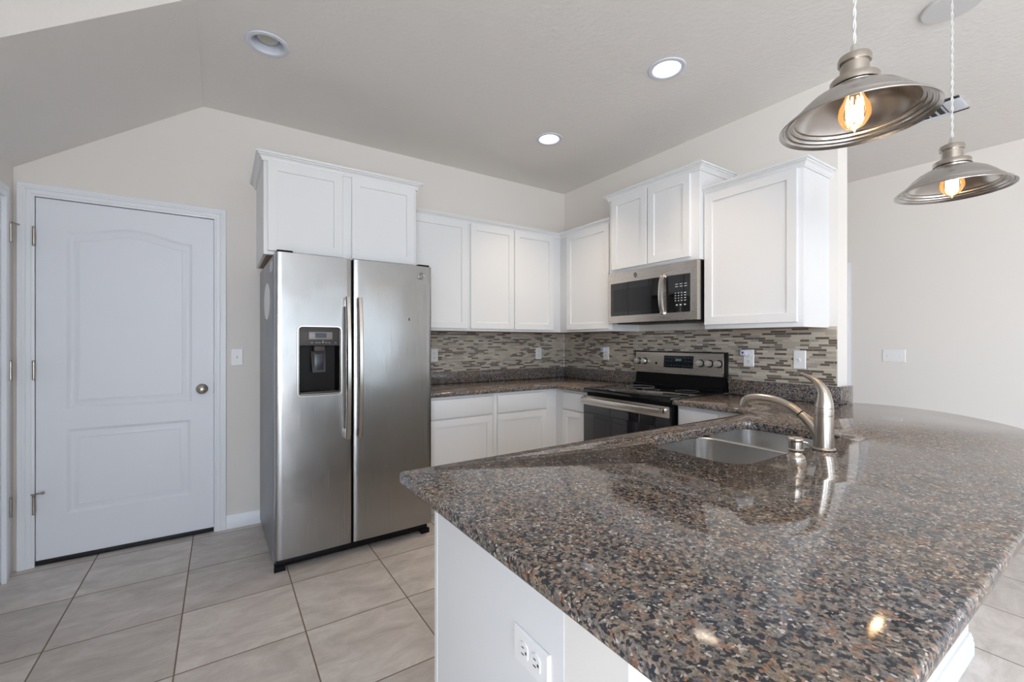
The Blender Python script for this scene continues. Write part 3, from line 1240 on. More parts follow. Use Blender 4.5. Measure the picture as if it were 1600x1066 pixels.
pth = smooth_path([(FX, FY + 0.073, CT + 0.1086, 0.0146), (FX, FY + 0.105, CT + 0.1290, 0.0152), (FX, FY + 0.150, CT + 0.1440, 0.0158), (FX, FY + 0.195, CT + 0.1480, 0.0168),
                   (FX, FY + 0.228, CT + 0.1440, 0.0188), (FX, FY + 0.252, CT + 0.1350, 0.0212), (FX, FY + 0.262, CT + 0.1200, 0.0222), (FX, FY + 0.264, CT + 0.1090, 0.0215)], 7)
tube(bm, [p[:3] for p in pth], [p[3] for p in pth], 22)
sp_ = obj('spray_head', bm, M['nickel'], t)
bm = BM()
pth = smooth_path([(FX, FY, CT + 0.1412, 0.0284), (FX, FY - 0.001, CT + 0.160, 0.0252), (FX, FY + 0.001, CT + 0.186, 0.0200), (FX, FY + 0.012, CT + 0.211, 0.0150),
                   (FX, FY + 0.032, CT + 0.231, 0.0098), (FX, FY + 0.054, CT + 0.242, 0.0068), (FX, FY + 0.070, CT + 0.247, 0.0050)], 7)
tube(bm, [p[:3] for p in pth], [p[3] for p in pth], 22)
obj('lever_handle', bm, M['nickel'], t)

# soap dispenser
PX, PY = -1.484, -2.834
t = thing('soap_dispenser', 'small brushed nickel soap dispenser beside the faucet', 'dispenser', (PX, PY, CT))
bm = BM()
lathe(bm, [(0.0265, CT), (0.0265, CT + 0.004), (0.023, CT + 0.009), (0.0185, CT + 0.013), (0.0175, CT + 0.019), (0.0215, CT + 0.023), (0.0225, CT + 0.027), (0.0195, CT + 0.031)], PX, PY, 30)
obj('base', bm, M['nickel'], t)
bm = BM()
lathe(bm, [(0.0190, CT + 0.031), (0.0192, CT + 0.052), (0.0215, CT + 0.055), (0.0235, CT + 0.058), (0.0232, CT + 0.062), (0.019, CT + 0.0645), (0.0, CT + 0.066)], PX, PY, 30)
obj('pump_cap', bm, M['nickel'], t)
bm = BM()
pth = smooth_path([(PX + 0.006, PY - 0.017, CT + 0.052), (PX + 0.012, PY - 0.026, CT + 0.050), (PX + 0.018, PY - 0.028, CT + 0.042), (PX + 0.020, PY - 0.028, CT + 0.034)], 5)
tube(bm, pth, 0.0035, 10)
obj('spout', bm, M['nickel'], t)

# ------------------------------------------------------------------ refrigerator (local frame: origin at its rear left foot)
FW = 0.897
fr = thing('refrigerator', 'stainless side-by-side refrigerator with ice dispenser standing on the tiled floor', 'refrigerator', (-2.738, -0.035, 0), radians(1.1))
WLOC[fr.name] = Vector((0, 0, 0))
FD = -0.815           # front of the doors
BY = -0.715           # front of the body


def L(name, bm, mat, parent=None, **k):
    o = obj(name, bm, mat, parent or fr, local=True, **k)
    return o


bm = BM()
box(bm, 0.0, FW, BY, 0.0, 0.035, 1.715, 0.004)
L('cabinet_body', bm, M['fside'], label='grey painted side and back shell')
bm = BM()
box(bm, 0.012, FW - 0.012, BY - 0.055, BY, 0.022, 0.066, 0.004)
L('base_grille', bm, M['black'])
for x in (0.028, FW - 0.028):
    bm = BM()
    pr_ = [(x - 0.028, BY - 0.062), (x + 0.028, BY - 0.062), (x + 0.022, BY - 0.01), (x - 0.022, BY - 0.01)]
    loft(bm, [[(a, b, 0.0) for a, b in pr_], [(a, b, 0.03) for a, b in pr_]])
    L('foot', bm, M['black'])
for x in (0.05, FW - 0.05):
    bm = BM()
    box(bm, x - 0.04, x + 0.04, FD + 0.012, BY + 0.05, 1.7155, 1.738, 0.006)
    L('hinge_cover', bm, M['black'])
ZD0, ZD1 = 0.075, 1.727
XS = 0.399            # split between the doors


def fridge_door(x0, x1, cut=None):
    """slightly crowned steel door front with rounded vertical edges; cut = opening rectangle for the dispenser"""
    bm = BM()
    n = 18
    prof = []
    for i in range(n + 1):
        s = i / n
        x = x0 + 0.010 + (x1 - x0 - 0.020) * s
        prof.append((x, FD - 0.0022 * (1 - (2 * s - 1) ** 2)))
    front = [(x0, FD + 0.030), (x0, FD + 0.012), (x0 + 0.003, FD + 0.004)] + prof + [(x1 - 0.003, FD + 0.004), (x1, FD + 0.012), (x1, FD + 0.030)]
    if not cut:
        ring = front + [(x1, BY - 0.006), (x0, BY - 0.006)]
        loft(bm, [[(x, y, ZD0 + 0.003) for x, y in ring], [(x, y, ZD1 - 0.003) for x, y in ring]])
        return bm
    cx0, cx1, cz0, cz1 = cut
    # split the front profile at the opening so that it can be left out
    xs = [p for p in front if p[0] < cx0]
    xm = [p for p in front if cx0 <= p[0] <= cx1]
    xr = [p for p in front if p[0] > cx1]

    def yat(x):
        s = (x - x0 - 0.010) / (x1 - x0 - 0.020)
        return FD - 0.0022 * (1 - (2 * s - 1) ** 2)
    fr_ = xs + [(cx0, yat(cx0))] + xm + [(cx1, yat(cx1))] + xr
    i0, i1 = len(xs), len(xs) + 1 + len(xm)
    ring = fr_ + [(x1, BY - 0.006), (x0, BY - 0.006)]
    zs = [ZD0 + 0.003, cz0, cz1, ZD1 - 0.003]
    rows = [[bm.verts.new((x, y, z)) for x, y in ring] for z in zs]
    k = len(ring)
    for r in range(3):
        for i in range(k):
            j = (i + 1) % k
            if r == 1 and i0 <= i < i1:
                continue
            bm.faces.new((rows[r][i], rows[r][j], rows[r + 1][j], rows[r + 1][i]))
    bm.faces.new(rows[0][::-1])
    bm.faces.new(rows[-1])
    return bm


CX0, CX1, CZ0, CZ1 = 0.117, 0.330, 0.955, 1.318
fz = L('freezer_door', fridge_door(0.004, XS - 0.004, (CX0, CX1, CZ0, CZ1)), M['steel'])
fd = L('fridge_door', fridge_door(XS + 0.004, FW - 0.001), M['steel'])
bm = BM()
box(bm, XS - 0.02, XS + 0.02, FD + 0.035, BY, ZD0 + 0.002, ZD1 - 0.004)
L('door_gasket', bm, M['black'])


def fridge_handle(x):
    bm = BM()
    z0, z1 = 0.690, 1.500
    y = FD - 0.008
    n = 22
    loops = []
    for i in range(n + 1):
        s = i / n
        z = z0 + (z1 - z0) * s
        bow = 0.030 * (1 - (2 * s - 1) ** 2) ** 0.8 if 0 < s < 1 else 0
        yo = y - 0.026 - bow
        w_ = 0.0135
        loops.append([(x - w_, yo + 0.010, z), (x - w_, yo, z), (x - w_ * 0.6, yo - 0.008, z), (x + w_ * 0.6, yo - 0.008, z), (x + w_, yo, z), (x + w_, yo + 0.010, z), (x + w_ * .5, yo + 0.014, z), (x - w_ * .5, yo + 0.014, z)])
    loft(bm, loops)
    for zz in (z0 + 0.001, z1 - 0.055):
        box(bm, x - 0.012, x + 0.012, y - 0.030, y + 0.006, zz, zz + 0.054, 0.004)
    return bm


L('handle', fridge_handle(XS - 0.033), M['handle'], fz)
L('handle', fridge_handle(XS + 0.033), M['handle'], fd)
# dispenser: frame, recess, control panel, display, nozzle, tray (sub-parts of the freezer door)
bm = BM()
out2 = fillet([(CX0 - 0.014, CZ0 - 0.017), (CX1 + 0.014, CZ0 - 0.017), (CX1 + 0.014, CZ1 + 0.012), (CX0 - 0.014, CZ1 + 0.012)], 0.028, 6)
in2 = fillet([(CX0 + 0.004, CZ0 + 0.004), (CX1 - 0.004, CZ0 + 0.004), (CX1 - 0.004, CZ1 - 0.004), (CX0 + 0.004, CZ1 - 0.004)], 0.012, 6)
yf = FD - 0.0026
arch = lambda x, z: z + (0.012 * (1 - ((x - (CX0 + CX1) / 2) / 0.12) ** 2) if z > CZ1 - 0.03 else 0)
loft(bm, [[(x, yf + 0.004, arch(x, z)) for x, z in out2], [(x, yf - 0.003, arch(x, z)) for x, z in offset_poly(out2, 0.002)], [(x, yf - 0.003, arch(x, z)) for x, z in offset_poly(out2, 0.009)],
          [(x, yf + 0.012, arch(x, z)) for x, z in in2], [(x, yf + 0.020, arch(x, z)) for x, z in in2]], cap0=False, cap1=False)
L('dispenser_frame', bm, M['handle'], fz)
bm = BM()
yb = FD + 0.075
zc = 1.222
loft(bm, [rect3 for rect3 in ([(CX0, FD + 0.004, CZ0), (CX1, FD + 0.004, CZ0), (CX1, FD + 0.004, zc), (CX0, FD + 0.004, zc)],
                              [(CX0 + 0.012, yb, CZ0 + 0.006), (CX1 - 0.012, yb, CZ0 + 0.006), (CX1 - 0.012, yb, zc), (CX0 + 0.012, yb, zc)])], cap0=False)
L('dispenser_recess', bm, plain('recess_brown_black', rgb(20, 17, 16), 0.3, spec=0.12), fz)
cpb = BM()
box(cpb, CX0, CX1, FD - 0.003, FD + 0.03, zc, CZ1 + 0.013, 0.002)
bm = BM()
box(bm, 0.166, 0.288, FD - 0.0045, FD - 0.002, 1.257, 1.298, 0.0008)
L('display_bezel', bm, M['midgrey'], fz)
bm = BM()
box(bm, 0.198, 0.256, FD - 0.0055, FD - 0.004, 1.266, 1.292)
L('display', bm, M['lcd'], fz)
bm = BM()
for x in (0.176, 0.200, 0.215, 0.232, 0.250, 0.268, 0.300):
    box(bm, x, x + 0.010, FD - 0.0042, FD - 0.0028, 1.2375, 1.2395)
box(bm, 0.236, 0.241, FD - 0.0042, FD - 0.0028, 1.243, 1.248)
L('control_panel', inlay(cpb, bm), [M['darkgrey'], M['mark']], fz)
bm = BM()
box(bm, 0.196, 0.252, FD + 0.012, FD + 0.058, 1.19, zc, 0.004)
loft(bm, [[(0.186, FD + 0.055, 1.19), (0.262, FD + 0.055, 1.19), (0.262, FD + 0.068, 1.19), (0.186, FD + 0.068, 1.19)], [(0.190, FD + 0.028, 1.072), (0.258, FD + 0.028, 1.072), (0.258, FD + 0.038, 1.072), (0.190, FD + 0.038, 1.072)]])
L('dispenser_paddle', bm, M['darkgrey'], fz)
bm = BM()
box(bm, 0.200, 0.248, FD + 0.030, FD + 0.034, 1.085, 1.175, 0.001)
L('paddle_pad', bm, plain('paddle_blue_black', rgb(26, 34, 46), 0.3), fz)
bm = BM()
box(bm, CX0 + 0.006, CX1 - 0.006, FD + 0.004, FD + 0.07, CZ0, CZ0 + 0.010, 0.002)
for i in range(9):
    x = CX0 + 0.03 + i * 0.018
    box(bm, x, x + 0.006, FD + 0.010, FD + 0.06, CZ0 + 0.010, CZ0 + 0.013)
L('drip_tray', bm, M['darkgrey'], fz)


def emblem_bm(c, ex, ez, en, r):
    """round badge: ring and a looping monogram stroke; c centre, ex/ez in-plane axes, en outwards"""
    bm = BM()
    disc = BM()
    c, ex, ez, en = Vector(c), Vector(ex), Vector(ez), Vector(en)
    pts = [c + ex * (r * cos(2 * pi * i / 28)) + ez * (r * sin(2 * pi * i / 28)) + en * 0.001 for i in range(29)]
    tube(bm, pts, r * 0.13, 8)

    def stroke(pl, w_):
        q = smooth_path([(a, b, 0) for a, b in pl], 6)
        tube(bm, [c + ex * (a * r) + ez * (b * r) + en * 0.001 for a, b, _ in q], r * w_, 6)
    stroke([(-0.02, 0.30), (-0.25, 0.48), (-0.52, 0.22), (-0.45, -0.18), (-0.15, -0.10), (-0.02, 0.20), (-0.10, -0.30), (-0.38, -0.55), (-0.56, -0.38)], 0.07)
    loft(disc, [[c + ex * (r * 0.98 * cos(2 * pi * i / 28)) + ez * (r * 0.98 * sin(2 * pi * i / 28)) + en * h_ for i in range(28)] for h_ in (-0.003, 0.0003)])
    stroke([(0.02, -0.05), (0.30, 0.10), (0.46, 0.38), (0.24, 0.50), (0.06, 0.20), (0.10, -0.30), (0.34, -0.45), (0.58, -0.20)], 0.07)
    return inlay(disc, bm)


L('emblem', emblem_bm((0.822, FD - 0.0035, 1.660), (1, 0, 0), (0, 0, 1), (0, -1, 0), 0.019), [M['midgrey'], M['chrome']], fd, label='small round chrome maker badge')
bm = BM()
tube(bm, [(0.744, FD - 0.0055, 1.375), (0.743, FD - 0.0055, 1.392)], 0.002, 8)
L('scuff', bm, M['slot'], fd, label='short dark scuff on the steel')
bm = BM()
loft(bm, [[(-0.0008 + dx, -0.44 + 0.15 * cos(2 * pi * i / 40), 1.485 + 0.108 * sin(2 * pi * i / 40)) for i in range(40)] for dx in (0.0006, -0.0008)])
L('oval_sticker', bm, M['plate'], label='white oval sticker on the grey side')
bm = BM()
box(bm, -0.001, 0.0002, -0.70, -0.60, 1.640, 1.690)
ls = L('rating_label', bm, M['plate'], label='small printed label near the top front edge')
bm = BM()
for k in range(5):
    box(bm, -0.0016, -0.0009, -0.69, -0.62 - 0.012 * (k % 3), 1.647 + k * 0.009, 1.650 + k * 0.009)
L('label_print', bm, M['slot'], ls)

# ------------------------------------------------------------------ range
rg = thing('range', 'black and stainless electric range with glass cooktop in the right-hand run', 'range', (-0.35, (RY0 + RY1) / 2, 0))
bm = BM()
box(bm, -0.630, -0.030, RY0 + 0.002, RY1 - 0.002, 0.03, 0.880, 0.003)
obj('range_body', bm, M['black'], rg)
bm = BM()
box(bm, -0.664, -0.085, RY0, RY1, 0.868, 0.8975, 0.005)
ck = obj('cooktop', bm, M['blackglass'], rg)
bm = BM()
for (x, y, r) in ((-0.50, -1.60, 0.105), (-0.50, -1.19, 0.085), (-0.24, -1.60, 0.078), (-0.24, -1.19, 0.105), (-0.37, -1.395, 0.06)):
    lathe(bm, [(r, 0.8974), (r, 0.8979), (r - 0.0025, 0.8979), (r - 0.0025, 0.8974)], x, y, 40, cap=False)
obj('burner_ring', bm, M['midgrey'], ck)
bm = BM()
box(bm, -0.668, -0.632, RY0 + 0.004, RY1 - 0.004, 0.235, 0.838, 0.004)
od = obj('oven_door', bm, M['blackglass'], rg)
bm = BM()
box(bm, -0.672, -0.662, RY0 + 0.004, RY1 - 0.004, 0.772, 0.842, 0.003)
obj('door_trim', bm, M['steelx'], od)
bm = BM()
box(bm, -0.6695, -0.667, RY0 + 0.11, RY1 - 0.11, 0.36, 0.71, 0.001)
obj('oven_window', bm, M['ovenglass'], od)
bm = BM()
ya, yb_ = RY0 + 0.022, RY1 - 0.022
loops = []
for i in range(15):
    s = i / 14
    y = ya + (yb_ - ya) * s
    xo = -0.706 - 0.014 * (1 - (2 * s - 1) ** 2)
    loops.append([(xo + 0.010, y, 0.800), (xo, y, 0.800), (xo - 0.006, y, 0.806), (xo - 0.006, y, 0.822), (xo, y, 0.830), (xo + 0.010, y, 0.830)])
loft(bm, loops)
for y in (ya, yb_ - 0.030):
    box(bm, -0.712, -0.668, y, y + 0.030, 0.798, 0.832, 0.004)
obj('handle', bm, M['handle'], od)
bm = BM()
box(bm, -0.664, -0.632, RY0 + 0.004, RY1 - 0.004, 0.05, 0.225, 0.004)
obj('storage_drawer', bm, M['blackglass'], rg)
bm = BM()
loft(bm, [[(-0.086, y, 0.890), (-0.070, y, 1.005), (-0.030, y, 1.005), (-0.012, y, 0.890)] for y in (RY0 + 0.004, RY1 - 0.004)])
box(bm, -0.110, -0.030, RY0 + 0.002, RY1 - 0.002, 0.895, 0.912, 0.003)
obj('riser', bm, M['black'], rg)
bm = BM()
loft(bm, [[(-0.094, y, 1.000), (-0.078, y, 1.160), (-0.070, y, 1.166), (-0.034, y, 1.166), (-0.030, y, 1.160), (-0.030, y, 1.000)] for y in (RY0 + 0.004, RY1 - 0.004)])
box(bm, -0.080, -0.031, RY0 - 0.001, RY0 + 0.004, 1.001, 1.164, 0.002)
bgd = obj('backguard', bm, [M['steelx']], rg)
bm = BM()
box(bm, -0.082, -0.0285, RY0 - 0.0035, RY0 + 0.0005, 0.998, 1.168, 0.001)
box(bm, -0.082, -0.0285, RY1 - 0.0005, RY1 + 0.0025, 0.998, 1.168, 0.001)
box(bm, -0.078, -0.0285, RY0 - 0.003, RY1 + 0.002, 1.164, 1.169, 0.001)
obj('end_cap', bm, M['black'], bgd)


def bgx(z):
    return -0.094 + (z - 1.0) * 0.1


def tilt_box(bm, y0, y1, z0, z1, d0, d1):
    loft(bm, [[(bgx(z0) - d1, y, z0), (bgx(z1) - d1, y, z1), (bgx(z1) - d0, y, z1), (bgx(z0) - d0, y, z0)] for y in (y0, y1)])


cdb = BM()
tilt_box(cdb, -1.545, -1.290, 1.047, 1.137, 0.0, 0.0015)
bm = BM()
for r_, zz in enumerate((1.062, 1.095, 1.122)):
    for i in range(10):
        y = -1.305 - i * 0.0245
        if r_ == 1 and 3 <= i <= 6:
            continue
        tilt_box(bm, y - 0.010, y, zz, zz + 0.003, 0.0014, 0.0019)
tilt_box(bm, -1.445, -1.392, 1.098, 1.116, 0.0014, 0.0017)
obj('control_display', inlay(cdb, bm), [M['lcd'], plain('range_marks', rgb(96, 122, 126), 0.5)], bgd)
for y in (-1.040, -1.105, -1.604, -1.674, -1.742):
    bm = BM()
    lathe(bm, [(0.0215, 0.004), (0.0215, 0.026), (0.019, 0.030), (0.0, 0.0305)], 0, 0, 28)
    box(bm, -0.006, 0.006, -0.0225, 0.0225, 0.026, 0.0345, 0.003)
    shadow_ring = BM()  # black ring under the knob, standing in for its shadow
    lathe(shadow_ring, [(0.0275, 0.0), (0.0275, 0.003), (0.0235, 0.0055), (0.0, 0.0055)], 0, 0, 28)
    bm = inlay(shadow_ring, bm)
    bmesh.ops.rotate(bm, verts=bm.verts[:], cent=(0, 0, 0), matrix=Matrix.Rotation(radians(-84.3), 3, 'Y'))
    bmesh.ops.translate(bm, verts=bm.verts[:], vec=(bgx(1.088) - 0.0005, y, 1.088))
    obj('knob', bm, [M['black'], M['knob']], bgd)
bm = BM()
tilt_box(bm, -1.226, -1.212, 1.066, 1.084, 0.0, 0.002)
obj('indicator_window', bm, M['black'], bgd)

# ------------------------------------------------------------------ microwave
MY0, MY1, MZ0, MZ1 = -1.785, -1.010, 1.387, 1.779
MX = -0.402
mw = thing('microwave', 'stainless over-the-range microwave with black glass hung under the short cabinet', 'microwave', (-0.2, (MY0 + MY1) / 2, MZ0))
bm = BM()
box(bm, -0.360, -0.010, MY0, MY1, MZ0, MZ1, 0.003)
obj('microwave_body', bm, M['black'], mw)
bm = BM()


def mwx(y):
    s = (y - MY0) / (MY1 - MY0)
    return MX - 0.012 * (1 - (2 * s - 1) ** 2)


n = 16
ring = [(-0.3605, MY0 + 0.001), (-0.3605, MY1 - 0.001)] + [(mwx(MY1 + (MY0 - MY1) * i / n), MY1 + (MY0 - MY1) * i / n) for i in range(n + 1)]
loft(bm, [[(x, y, z) for x, y in ring] for z in (MZ0 + 0.002, MZ1 - 0.002)])
fc = obj('front_panel', bm, M['steelx'], mw)


def curved_panel(y0, y1, z0, z1, d0, d1, k=10):
    bm = BM()
    ys = [y0 + (y1 - y0) * i / k for i in range(k + 1)]
    ring = [(mwx(y) - d1, y) for y in ys] + [(mwx(y) - d0, y) for y in ys[::-1]]
    loft(bm, [[(x, y, z) for x, y in ring] for z in (z0, z1)])
    return bm


dr = obj('door_glass', curved_panel(-1.508, -1.038, MZ0 + 0.055, MZ1 - 0.085, -0.001, 0.0025), M['blackglass'], mw)
obj('window_screen', curved_panel(-1.435, -1.072, MZ0 + 0.085, MZ1 - 0.135, 0.002, 0.0032), M['mwglass'], dr)
cpm = curved_panel(-1.738, -1.560, MZ0 + 0.055, MZ1 - 0.085, -0.001, 0.0025)
bm = BM()


def mk(y, z, w_, h_):
    x = mwx(y) - 0.0030
    box(bm, x - 0.0004, x + 0.0006, y - w_, y, z, z + h_)


for zz in (1.628, 1.612):
    for y in (-1.630, -1.662, -1.695):
        mk(y, zz, 0.020, 0.004)
for i in range(4):
    for j in range(4):
        mk(-1.626 - i * 0.023, 1.568 - j * 0.017, 0.009 if i < 3 else 0.014, 0.005)
for y in (-1.634, -1.662, -1.694):
    mk(y, 1.487, 0.014, 0.008)
obj('control_panel', inlay(cpm, bm), [M['blackglass'], M['mark']], mw)
bm = BM()
z0, z1 = MZ0 + 0.045, MZ1 - 0.070
loops = []
for i in range(17):
    s = i / 16
    z = z0 + (z1 - z0) * s
    xo = mwx(-1.535) - 0.012 - 0.030 * (1 - (2 * s - 1) ** 2) ** 0.7
    loops.append([(xo + 0.012, -1.552, z), (xo, -1.550, z), (xo - 0.004, -1.542, z), (xo - 0.004, -1.530, z), (xo, -1.522, z), (xo + 0.012, -1.520, z)])
loft(bm, loops)
for zz in (z0, z1 - 0.022):
    box(bm, mwx(-1.535) - 0.024, mwx(-1.535) + 0.002, -1.550, -1.522, zz, zz + 0.022, 0.003)
obj('handle', bm, M['handle'], mw)
obj('emblem', emblem_bm((mwx(-1.290) - 0.0005, -1.290, 1.737), (0, -1, 0), (0, 0, 1), (-1, 0, 0), 0.018), [M['darkgrey'], M['chrome']], mw, label='small round chrome maker badge')
bm = BM()
box(bm, -0.345, -0.05, MY0 + 0.04, MY1 - 0.04, MZ0 - 0.006, MZ0 - 0.0005, 0.002)
obj('vent_grille', bm, M['darkgrey'], mw)


# ------------------------------------------------------------------ outlets and switches
def wall_plate(name, label, cat, f, u, z, kind='outlet', gangs=1, horiz=False, d=0.0, group=None):
    """f maps (u,d,z); plate centred on (u,z)"""
    w_, h_ = (0.070 + 0.046 * (gangs - 1), 0.114)
    if horiz:
        w_, h_ = h_, w_
    t = thing(name, label, cat, f(u, d, z), 0, group)
    bm = BM()

    def R(i, dd):
        return [f(u - w_ / 2 + i, d + dd, z - h_ / 2 + i), f(u + w_ / 2 - i, d + dd, z - h_ / 2 + i), f(u + w_ / 2 - i, d + dd, z + h_ / 2 - i), f(u - w_ / 2 + i, d + dd, z + h_ / 2 - i)]
    loft(bm, [R(0, 0.0003), R(0, 0.003), R(0.004, 0.0062)])
    obj('plate', bm, M['plate'], t)
    for g in range(gangs):
        if kind == 'outlet':
            for s in (-1, 1):
                cu, cz = (u + s * 0.0195, z) if horiz else (u, z + s * 0.0195)
                bm = BM()
                pts = []
                for i in range(28):
                    a = 2 * pi * i / 28
                    p, q = 0.0172 * cos(a), max(-0.0138, min(0.0138, 0.0172 * sin(a)))
                    if horiz:
                        p, q = q, p
                    pts.append((cu + p, cz + q))
                loft(bm, [[f(a, d + 0.0055, b) for a, b in pts], [f(a, d + 0.0082, b) for a, b in pts]])
                rc = obj('receptacle', bm, M['plate'], t)
                bm = BM()
                for (p, q, a, b) in ((-0.0065, 0.002, 0.0012, 0.0045), (0.0065, 0.002, 0.0012, 0.0038), (0.0, -0.0085, 0.0026, 0.0024)):
                    if horiz:
                        p, q, a, b = q, p, b, a
                    fbox(bm, f, cu + p - a, cu + p + a, d + 0.0075, d + 0.0086, cz + q - b, cz + q + b)
                obj('slots', bm, M['slot'], rc)
        else:
            cu = u + (g - (gangs - 1) / 2) * 0.046
            bm = BM()
            fbox(bm, f, cu - 0.0052, cu + 0.0052, d + 0.0055, d + 0.0085, z - 0.012, z + 0.012, 0.001)
            loft(bm, [[f(cu - 0.004, d + 0.008, z - 0.006), f(cu + 0.004, d + 0.008, z - 0.006), f(cu + 0.004, d + 0.008, z + 0.004), f(cu - 0.004, d + 0.008, z + 0.004)],
                      [f(cu - 0.0035, d + 0.018, z + 0.004), f(cu + 0.0035, d + 0.018, z + 0.004), f(cu + 0.0035, d + 0.018, z + 0.009), f(cu - 0.0035, d + 0.018, z + 0.009)]])
            obj('toggle', bm, M['plate'], t)
    return t


MD = 0.008
wall_plate('light_switch', 'white toggle switch on the wall between the pantry door and the refrigerator', 'switch', mapA, -2.870, 1.141, 'switch')
wall_plate('power_outlet', 'white outlet on the mosaic, partly hidden by the refrigerator edge', 'outlet', mapA, -1.450, 1.128, 'outlet', d=MD)
wall_plate('power_outlet', 'white outlet on the rear mosaic near the corner, nothing plugged in', 'outlet', mapA, -0.340, 1.128, 'outlet', d=MD)
wall_plate('power_outlet', 'white outlet on the mosaic between the corner and the range, with a plug-in', 'outlet', mapB, -0.603, 1.136, 'outlet', d=MD)
wall_plate('power_outlet', 'white outlet on the mosaic just right of the range, with a plug-in', 'outlet', mapB, -1.908, 1.134, 'outlet', d=MD)
wall_plate('light_switch', 'white wall plate on the mosaic below the large end cabinet, above the faucet', 'switch', mapB, -2.218, 1.134, 'switch', d=MD)
wall_plate('power_outlet', 'white sideways outlet in the white end panel of the peninsula', 'outlet', lambda u, d, z: (-2.4595 - d, u, z), -2.792, 0.638, 'outlet', horiz=True)
wall_plate('light_switch', 'white three-gang toggle switch on the far dining room wall', 'switch', lambda u, d, z: (XF - d, u, z), -2.105, 1.117, 'switch', gangs=3)


def plug_in(label, y, z):
    t = thing('plug_in_light', label, 'night light', (-0.03, y, z))
    bm = BM()
    box(bm, -0.044, -0.0168, y - 0.020, y + 0.020, z - 0.020, z + 0.020, 0.005)
    obj('housing', bm, M['plug'], t)
    bm = BM()
    box(bm, -0.0455, -0.0435, y - 0.006, y + 0.006, z - 0.005, z + 0.007, 0.001)
    obj('sensor', bm, plain('sensor_blue', rgb(58, 62, 104), 0.3), t)


plug_in('small lilac-white plug-in light on the outlet left of the range', -0.585, 1.170)
plug_in('small lilac-white plug-in light on the outlet right of the range', -1.885, 1.170)


# ------------------------------------------------------------------ ceiling fixtures
def recessed(label, x, y, on):
    t = thing('recessed_light', label, 'ceiling light', (x, y, CEIL), 0, 'recessed ceiling lights')
    bm = BM()
    lathe(bm, [(0.076, -0.0002), (0.100, -0.0002), (0.101, -0.002), (0.098, -0.006), (0.084, -0.0085), (0.077, -0.006), (0.074, 0.004)], n=40, cap=False)
    obj('trim_ring', bm, M['can'], t, local=True)
    bm = BM()
    lathe(bm, [(0.074, 0.004), (0.068, 0.045), (0.064, 0.060), (0.062, 0.100), (0.0, 0.100)], n=40, cap=False)
    obj('reflector', bm, M['can'], t, local=True)
    bm = BM()
    if on:
        lathe(bm, [(0.030, 0.095), (0.058, 0.050), (0.058, 0.040), (0.040, 0.032), (0.0, 0.030)], n=32, cap=False)
        obj('lamp', bm, M['canlens'], t, local=True, label='lit lamp')
        ld = bpy.data.lights.new('can_lamp', 'SPOT')
        ld.energy = CAN_W
        ld.color = (1.0, 0.79, 0.56)
        ld.spot_size = radians(100)
        ld.spot_blend = 1.0
        ld.shadow_soft_size = 0.07
        lo = bpy.data.objects.new('can_lamp', ld)
        lo.location = (0, 0, 0.020)
        COL.objects.link(lo)
        lo.parent = t
    else:
        lathe(bm, [(0.028, 0.095), (0.048, 0.042), (0.051, 0.031), (0.046, 0.024), (0.0, 0.022)], n=32, cap=False)
        lp = obj('lamp', bm, M['ledoff'], t, local=True, label='unlit lamp')
        bm = BM()
        for k in range(6):
            a = 2 * pi * k / 6
            lathe(bm, [(0.007, 0.0212), (0.007, 0.0240)], 0.020 * cos(a), 0.020 * sin(a), 10)
        obj('diodes', bm, M['ledyellow'], lp, local=True)


CAN_W = 48.0
recessed('unlit recessed light in the ceiling above the refrigerator, nearest the sloped soffit', CANS[0][0], CANS[0][1], False)
recessed('larger of the two lit recessed lights, nearer the pendants', CANS[1][0], CANS[1][1], True)
recessed('lit recessed light near the rear corner, above the double wall cabinet', CANS[2][0], CANS[2][1], True)

bm = BM()
lathe(bm, [(0.105, CEIL - 0.0003), (0.105, CEIL - 0.010), (0.100, CEIL - 0.014), (0.0, CEIL - 0.016)], -0.205, -2.925, 44)
o = obj('ceiling_cover_plate', bm, plain('cover_plate_white', rgb(206, 206, 205), 0.5))
tag(o, 'round blank white cover plate on the ceiling at the top edge behind the pendant cords', 'cover plate')

t = thing('ceiling_vent', 'white louvred air vent in the ceiling behind the pendants', 'vent', (0.96, -2.5, CEIL))
VX0, VX1, VY0, VY1 = 0.835, 1.090, -2.752, -2.24
bm = BM()
for b_ in ((VX0, VX1, VY0, VY0 + 0.085), (VX0, VX1, VY1 - 0.04, VY1), (VX0, VX0 + 0.022, VY0, VY1), (VX1 - 0.022, VX1, VY0, VY1)):
    box(bm, b_[0], b_[1], b_[2], b_[3], CEIL - 0.009, CEIL - 0.0003, 0.001)
obj('vent_frame', bm, M['can'], t)
bm = BM()
box(bm, VX0 + 0.02, VX1 - 0.02, VY0 + 0.06, VY1 - 0.03, CEIL - 0.0022, CEIL - 0.0004)
obj('vent_duct', bm, M['ventdark'], t)
for k in range(10):
    y = VY0 + 0.092 + k * 0.039
    bm = BM()
    loft(bm, [[(x, y + 0.014, CEIL - 0.0025), (x, y, CEIL - 0.0095), (x, y - 0.0015, CEIL - 0.0088), (x, y + 0.0125, CEIL - 0.0025)] for x in (VX0 + 0.021, VX1 - 0.021)])
    obj('louvre', bm, M['can'], t)

# ------------------------------------------------------------------ pendants
PEND_W = 1.3


